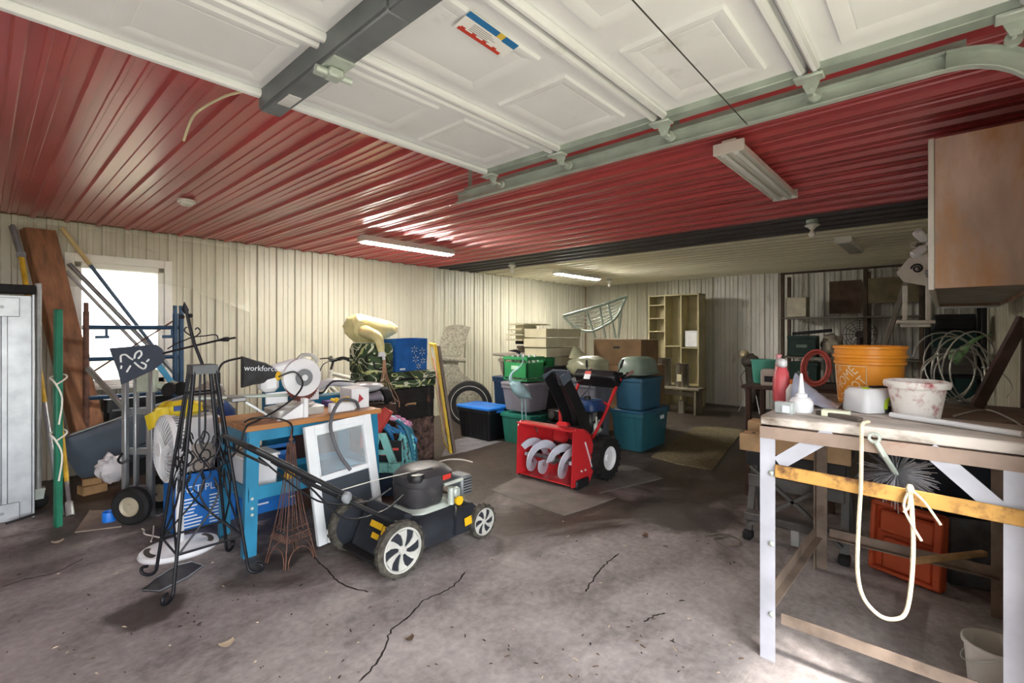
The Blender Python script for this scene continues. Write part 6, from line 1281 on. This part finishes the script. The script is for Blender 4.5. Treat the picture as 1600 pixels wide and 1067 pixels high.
# ---------------------------------------------------------------- black steel shelf, locker and bits at the far right
t = thing('steel_shelf', 'black slotted steel shelf behind the workbench at the right wall', 'shelf', (6.5, -.30, 0))
for x in (0, .9):
    for y in (.02, .44): MB().box((x, y, 1.0), (.04, .04, 2.0), .004).build('post', m_bkt, t)
for z in (.5, .95, 1.4): MB().box((.45, .23, z), (.92, .44, .03), .004).build('shelf_board', m_bkt, t)
for i, (x, z, w, h, lab, m) in enumerate(((.18, .967, .30, .26, 'grey ribbed toolbox on the black steel shelf', m_fb), (.65, .967, .28, .22, 'dark green case on the black steel shelf', mat('bottle green', '#24443c', .5)), (.3, 1.417, .40, .16, 'black hose reel box on the top steel shelf', m_black))):
    q = thing('shelf_case', lab, 'case', (6.5+x, -.07, z)); MB().box((0, 0, h/2), (w, .32, h), .012).build('body', m, q); MB().box((-w/2-.004, 0, h*.65), (.01, .30, .02), .003).box((-w/2-.004, 0, h*.35), (.01, .30, .02), .003).build('rib', m, q)
t = thing('green_locker', 'dark green metal locker in the far right corner', 'locker', (9.1, -.09, 0))
MB().box((0, 0, .80), (.5, .44, 1.58), .01).build('body', mat('dark green metal', '#1d3a3a', .4, .2, .15, 7), t)
for y in (-.11, .11): d = MB().box((-.256, y, .80), (.012, .21, 1.5), .004).build('door', MC['dark green metal'], t); MB().box((-.27, y*.25, .9), (.015, .02, .10), .004).build('handle', m_steel, d)
tag(MB().bar(Vector((7.15, .86, 0.02)), Vector((7.15, .215, 2.40)), .05, .09, ch=.004, up=(1, 0, 0)).build('grey_plank', mat('grey board', '#9a948a', .7)), 'long grey plank leaning up behind the orange bucket', 'plank')
# ---------------------------------------------------------------- shelving rack on the back wall
t = thing('shelving_rack', 'dark wooden shelving rack against the back wall', 'rack')
rx0, rx1 = 8.88, 9.40; m_rk = mat('dark stained stud', '#55463c', .75, 0, .15, 6); ya, yb = onX(1222, 500, rx0).y, .25; ym = onX(1352, 500, rx0).y
for y in (ya, ym, yb):
    for x in (rx0+.03, rx1-.03): MB().box((x, y, 1.17), (.06, .05, 2.34), .004).build('post', m_rk, t)
for z in (.55, .98, 1.62): MB().box(((rx0+rx1)/2, (ya+yb)/2, z), (rx1-rx0, ya-yb, .025), .003).build('shelf_board', mat('grey shelf board', '#7c766c', .7), t)
MB().box((rx0+.02, (ya+yb)/2, 2.355), (.05, ya-yb+.06, .03), .003).build('top_rail', m_rk, t)
xp = rx1-.06
for (u0, u1, v0, v1, m) in ((1296, 1346, 437, 490, mat('brown hardboard', '#6b574a', .8, 0, .15, 8)), (1356, 1442, 430, 474, mat('olive hardboard', '#857a60', .8, 0, .12, 8))):
    a_, b_ = onX(u0, v1, xp), onX(u1, v0, xp); MB().box((xp, (a_.y+b_.y)/2, (a_.z+min(b_.z, 2.40))/2), (.012, abs(a_.y-b_.y), min(b_.z, 2.40)-a_.z)).build('back_panel', m, t)
def on_rack(u, z, x=9.0): return Vector((x, onX(u, 500, x).y, z))
p = on_rack(1245, 1.636); t = thing('white_box', 'plain white box on the upper rack shelf', 'box', (p.x+.05, p.y, p.z)); MB().box((0, 0, .16), (.28, .30, .31), .004).build('body', mat('cream card', '#d2cab8', .8), t); MB().box((0, 0, .317), (.29, .31, .012), .003).build('lid', MC['cream card'], t)
def rcrate(label, u, z, h=.30): 
    p = on_rack(u, z); t = thing('dark_crate', label, 'crate', (p.x+.08, p.y, z), 0, 'dark crates on the rack'); m = mat('dark green crate', '#1f3a35', .5)
    MB().box((0, 0, h/2), (.30, .40, h), .01).build('body', m, t); MB().box((-.153, 0, h-.03), (.012, .42, .05), .004).build('rim', m, t); MB().box((-.153, 0, .03), (.012, .42, .04), .004).build('rim', m, t); MB().box((-.156, 0, h*.5), (.006, .16, .05), .003).build('label_plate', mat('worn label', '#6f8078', .6), t)
rcrate('dark green crate on the middle rack shelf', 1254, .994, .34); rcrate('dark green crate on the bottom rack shelf', 1256, .564, .34)
p = on_rack(1262, 1.36); tag(MB().bar(on_rack(1238, 1.36, 9.0), on_rack(1300, 1.42, 9.0), .06, .05, ch=.01).build('black_tool', m_black), 'black power tool lying on the dark green crate', 'tool')
p = on_rack(1298, .994); tag(MB().sph((p.x+.12, p.y, p.z+.19), (.12, .15, .165), 24, 16, .3, 3, .9).build('canvas_bag', mat('pale canvas', '#b5ac9b', .85, 0, .12, 10)), 'pale canvas bag slumped on the middle rack shelf', 'bag')
p = on_rack(1344, .994, 9.14); t = thing('box_fan', 'dark wire desk fan on the middle rack shelf', 'fan', (p.x, p.y, p.z))
m_fan = mat('dark fan wire', '#3b3634', .5, .3)
for k in range(5): MB().lathe([(.05+.042*k-.003, -.003), (.05+.042*k+.003, -.003), (.05+.042*k+.003, .003), (.05+.042*k-.003, .003), (.05+.042*k-.003, -.003)], 28, mv(-.05, 0, .36) @ rot('Y', 90)).build('guard_ring', m_fan, t)
for k in range(12): a = R(30*k); MB().cyl((-.05, .03*math.cos(a), .36+.03*math.sin(a)), (-.05, .215*math.cos(a), .36+.215*math.sin(a)), .004, n=5).build('guard_spoke', m_fan, t)
MB().cyl((-.08, 0, .36), (.10, 0, .36), .06).build('motor', m_fan, t); MB().lathe([(0, 0), (.18, 0), (.16, .05), (.05, .12), (.04, .32), (0, .32)], 20).build('stand', m_fan, t)
# orange cord coil and breaker box behind the bench
p = Vector((4.55, .93, 0)); t = thing('side_table', 'small dark table behind the workbench carrying the cord coil', 'table', (4.62, .95, 0))
MB().box((0, 0, .93), (.5, .7, .03), .004).build('top', m_dkw, t)
for x in (-.22, .22):
    for y in (-.30, .30): MB().box((x, y, .457), (.04, .04, .915), .004).build('leg', m_dkw, t)
t = thing('cord_coil', 'coiled coral red extension cord beside the orange bucket', 'cord', (4.46, .76, .958))
rnd = random.Random(2); m_cord = mat('coral red cord', '#d4665c', .5)
for k in range(8): a0 = rnd.uniform(.06, .10); ph = rnd.uniform(-12, 12); MB().tube([Vector((.05*math.sin(R(q))*rnd.choice((1,))+.008*k-.03, a0*math.cos(R(q+ph)), .155+(a0+.04)*math.sin(R(q+ph)))) for q in range(0, 360, 20)], .008, 6, closed=True).build('loop', m_cord, t)
t = thing('charger', 'grey battery charger box beside the red cord coil', 'charger', (4.44, 1.07, .946)); MB().box((0, 0, .07), (.12, .16, .14), .01).build('body', m_beige, t); MB().box((-.062, 0, .06), (.006, .10, .05), .003).build('grille', m_black, t)
# turquoise bucket by the bench corner, further back
b = at(1213, 622, 3.9); t = thing('turquoise_bin', 'turquoise plastic bin on the small table behind the bench', 'bin', (4.50, 1.20, .946) if False else (4.66, 1.20, .946))
MB().lathe([(0, 0), (.075, 0), (.08, .01), (.095, .19), (.104, .192), (.104, .205), (.098, .207), (.09, .2), (.074, .015), (0, .012)], 26).build('shell', mat('turquoise plastic', '#58b09c', .45), t)
# ---------------------------------------------------------------- bookcase, cans and golf bag at the back
t = thing('bookcase', 'tall cream open bookcase with cubbies near the back wall', 'bookcase')
ix, dp = 8.75, .32; yr = onX(1092, 500, ix).y; yl = onX(1013, 500, ix).y; zt = 2.10; m_bc = mat('khaki painted board', '#b5ab85', .6, 0, .08, 5); wB = yl-yr
ys4 = [yr+.012, yr+wB*.34, yr+wB*.66, yl-.012]
for y in ys4: MB().box((ix+dp/2, y, zt/2), (dp, .024, zt), .003).build('upright', m_bc, t)
MB().box((ix+dp/2, (yl+yr)/2, zt-.012), (dp, wB, .026), .003).build('top', m_bc, t); MB().box((ix+dp-.006, (yl+yr)/2, zt/2), (.01, wB, zt)).build('back', m_bc, t)
def bshelf(i, v):
    y0_, y1_ = ys4[i], ys4[i+1]; z = onX(1050, v, ix).z; MB().box((ix+dp/2, (y0_+y1_)/2, z), (dp-.01, y1_-y0_-.024, .022), .003).build('shelf', m_bc, t); return z
for v in (476, 497, 518): bshelf(2, v)
bshelf(1, 541); zb = bshelf(0, 543); bshelf(0, 600); bshelf(1, 600); bshelf(2, 600)
q = thing('paper_box', 'white paper box on the right bookcase shelf', 'box', (ix+.12, (ys4[0]+ys4[1])/2, zb+.012)); MB().box((0, 0, .15), (.10, .24, .29), .01).build('body', m_wplas, q); MB().box((0, 0, .30), (.11, .25, .014), .004).build('lid', m_wplas, q)
bb_ = fl(1080, 648); t = thing('low_bench', 'low grey wooden bench carrying steel stock pots', 'bench', (bb_.x+.1, bb_.y+.25, 0)); m_gw = mat('grey wood', '#8a8270', .75, 0, .15)
MB().box((0, 0, .43), (.34, .80, .035), .004).build('top', m_gw, t)
for s in (-1, 1): MB().box((0, s*.33, .205), (.30, .035, .41), .004).build('leg', m_gw, t)
MB().box((0, 0, .33), (.025, .62, .08), .003).build('stretcher', m_gw, t)
m_ss = mat('polished steel', '#b9b4a6', .22, .9, .08, 6)
for k, (dy, r_, h_, lab) in enumerate(((.27, .13, .48, 'taller steel stock pot on the low bench'), (-.05, .12, .40, 'shorter steel stock pot on the low bench'))):
    q = thing('stock_pot', lab, 'pot', (bb_.x+.1, bb_.y+.25+dy, .449), 0, 'steel stock pots'); MB().lathe([(0, 0), (r_, 0), (r_, h_-.01), (r_+.006, h_), (r_-.004, h_), (r_-.006, .01), (0, .01)], 26).build('body', m_ss, q)
    for s in (-1, 1): MB().tube(smoothpath([(0, s*r_, h_*.8), (.04, s*(r_+.04), h_*.8), (-.04, s*(r_+.04), h_*.8), (0, s*r_, h_*.8)], 4), .006, 6).build('handle', m_ss, q)
    MB().box((-r_-.002, 0, h_*.4), (.004, .08, .12)).build('label_sticker', mat('cream label', '#d8cfae', .7), q)
q = thing('steel_canister', 'small steel canister on the floor under the low bench', 'canister', (bb_.x+.1, bb_.y+.2, 0)); MB().lathe([(0, 0), (.07, 0), (.07, .2), (.05, .22), (0, .22)], 20).build('body', m_ss, q); MB().lathe([(.072, .19), (.072, .21), (0, .23)], 20).build('lid', m_ss, q)
gb = fl(1182, 640); t = thing('golf_bag', 'worn brown golf bag standing against the back wall', 'golf bag', (min(gb.x, 9.15), gb.y, 0), 0)
m_gb = mat('worn brown vinyl', '#4c443d', .6, 0, .25, 8, dirt=('#8a8175', .3))
MB().lathe([(0, .02), (.11, .02), (.12, .05), (.115, .5), (.125, .75), (.13, .78), (.11, .79), (0, .76)], 20, rot('Y', -4)).build('body', m_gb, t); MB().sph((-.11, -.02, .30), (.07, .09, .18), 14, 10).build('pocket', m_gb, t); MB().sph((-.02, .05, .88), (.13, .14, .13), 16, 10, .3, 5).build('hood', m_gb, t); MB().sph((-.04, .14, 1.0), (.07, .08, .07), 12, 8, .2, 4).build('club_cover', mat('tan club cover', '#b3a487', .8), t)
for s in (-1, 1): MB().cyl((-.08, s*.03, .45), (-.28, s*.17, .005), .008).build('stand_leg', m_wplas, t)
MB().tube(smoothpath([(-.12, .05, .78), (-.18, .16, .6), (-.13, .10, .35)], 5), .014, 8, flat=.4).build('strap', m_black, t)
# ---------------------------------------------------------------- litter on the floor
rnd = random.Random(21); m_lit = [mat('dry leaf', '#5a4636', .9), mat('pale chip', '#b9a892', .9), mat('dark crumb', '#2b2420', .9)]
db = MB()
for k in range(170):
    u, v = rnd.uniform(0, 1180), rnd.uniform(800, 1060); p = fl(u, v if not (205 < u < 330 and 870 < v < 935) else v+66); s = rnd.uniform(.002, .0065); db.m = rnd.choice((0, 2, 2, 1)); a = rnd.uniform(0, 6.28); c, q = math.cos(a), math.sin(a); e = rnd.uniform(1, 3)
    db.add([p+Vector((x*c-y*q, x*q+y*c, z)) for x, y, z in ((-s*e, -s*.6, .0008), (s*e, -s*.5, .0008), (s*e*.8, s*.6, .001), (-s*e, s*.5, .001), (0, 0, .003+s*.4))], [(0, 1, 4), (1, 2, 4), (2, 3, 4), (3, 0, 4)])
lo_ = db.build('floor_litter', m_lit, None, 0); lo_['kind'] = 'stuff'; lo_['label'] = 'scattered leaf crumbs and chips on the concrete floor'; lo_['category'] = 'litter'
for u, v, s, lab in ((1008, 838, 1.0, 'curled dry leaf on the floor in front of the tread mat'), (640, 1000, .8, 'torn scrap on the open floor'), (354, 1008, 1.2, 'small pale twig scrap on the floor before the trellis'), (90, 848, 1.2, 'pale wood splinter on the floor at the left')):
    p = fl(u, v); tag(MB().grid(lambda a, b: (p.x+.05*s*(a-.5), p.y+.04*s*(b-.5)*(1-abs(a-.5)), .003+.012*(a-.5)**2*4+.006*abs(b-.5)), 6, 4, .001).build('leaf_scrap', m_lit[1 if 'pale' in lab else 0]), lab, 'scrap')
tag(MB().tube(smoothpath([fl(u, v, .006) for u, v in ((1100, 836), (1125, 834), (1150, 840), (1156, 850), (1135, 852), (1115, 842), (1140, 836))], 5), .006, 6).build('cord_scrap', mat('grey cord', '#6d655d', .8)), 'loop of grey cord on the floor near the work stand', 'cord')
tag(MB().tube(smoothpath([fl(u, v, .006) for u, v in ((684, 722), (700, 718), (720, 718), (738, 722))], 5), .008, 6).build('white_rod', m_string), 'thin curved white rod on the floor behind the mower', 'rod')
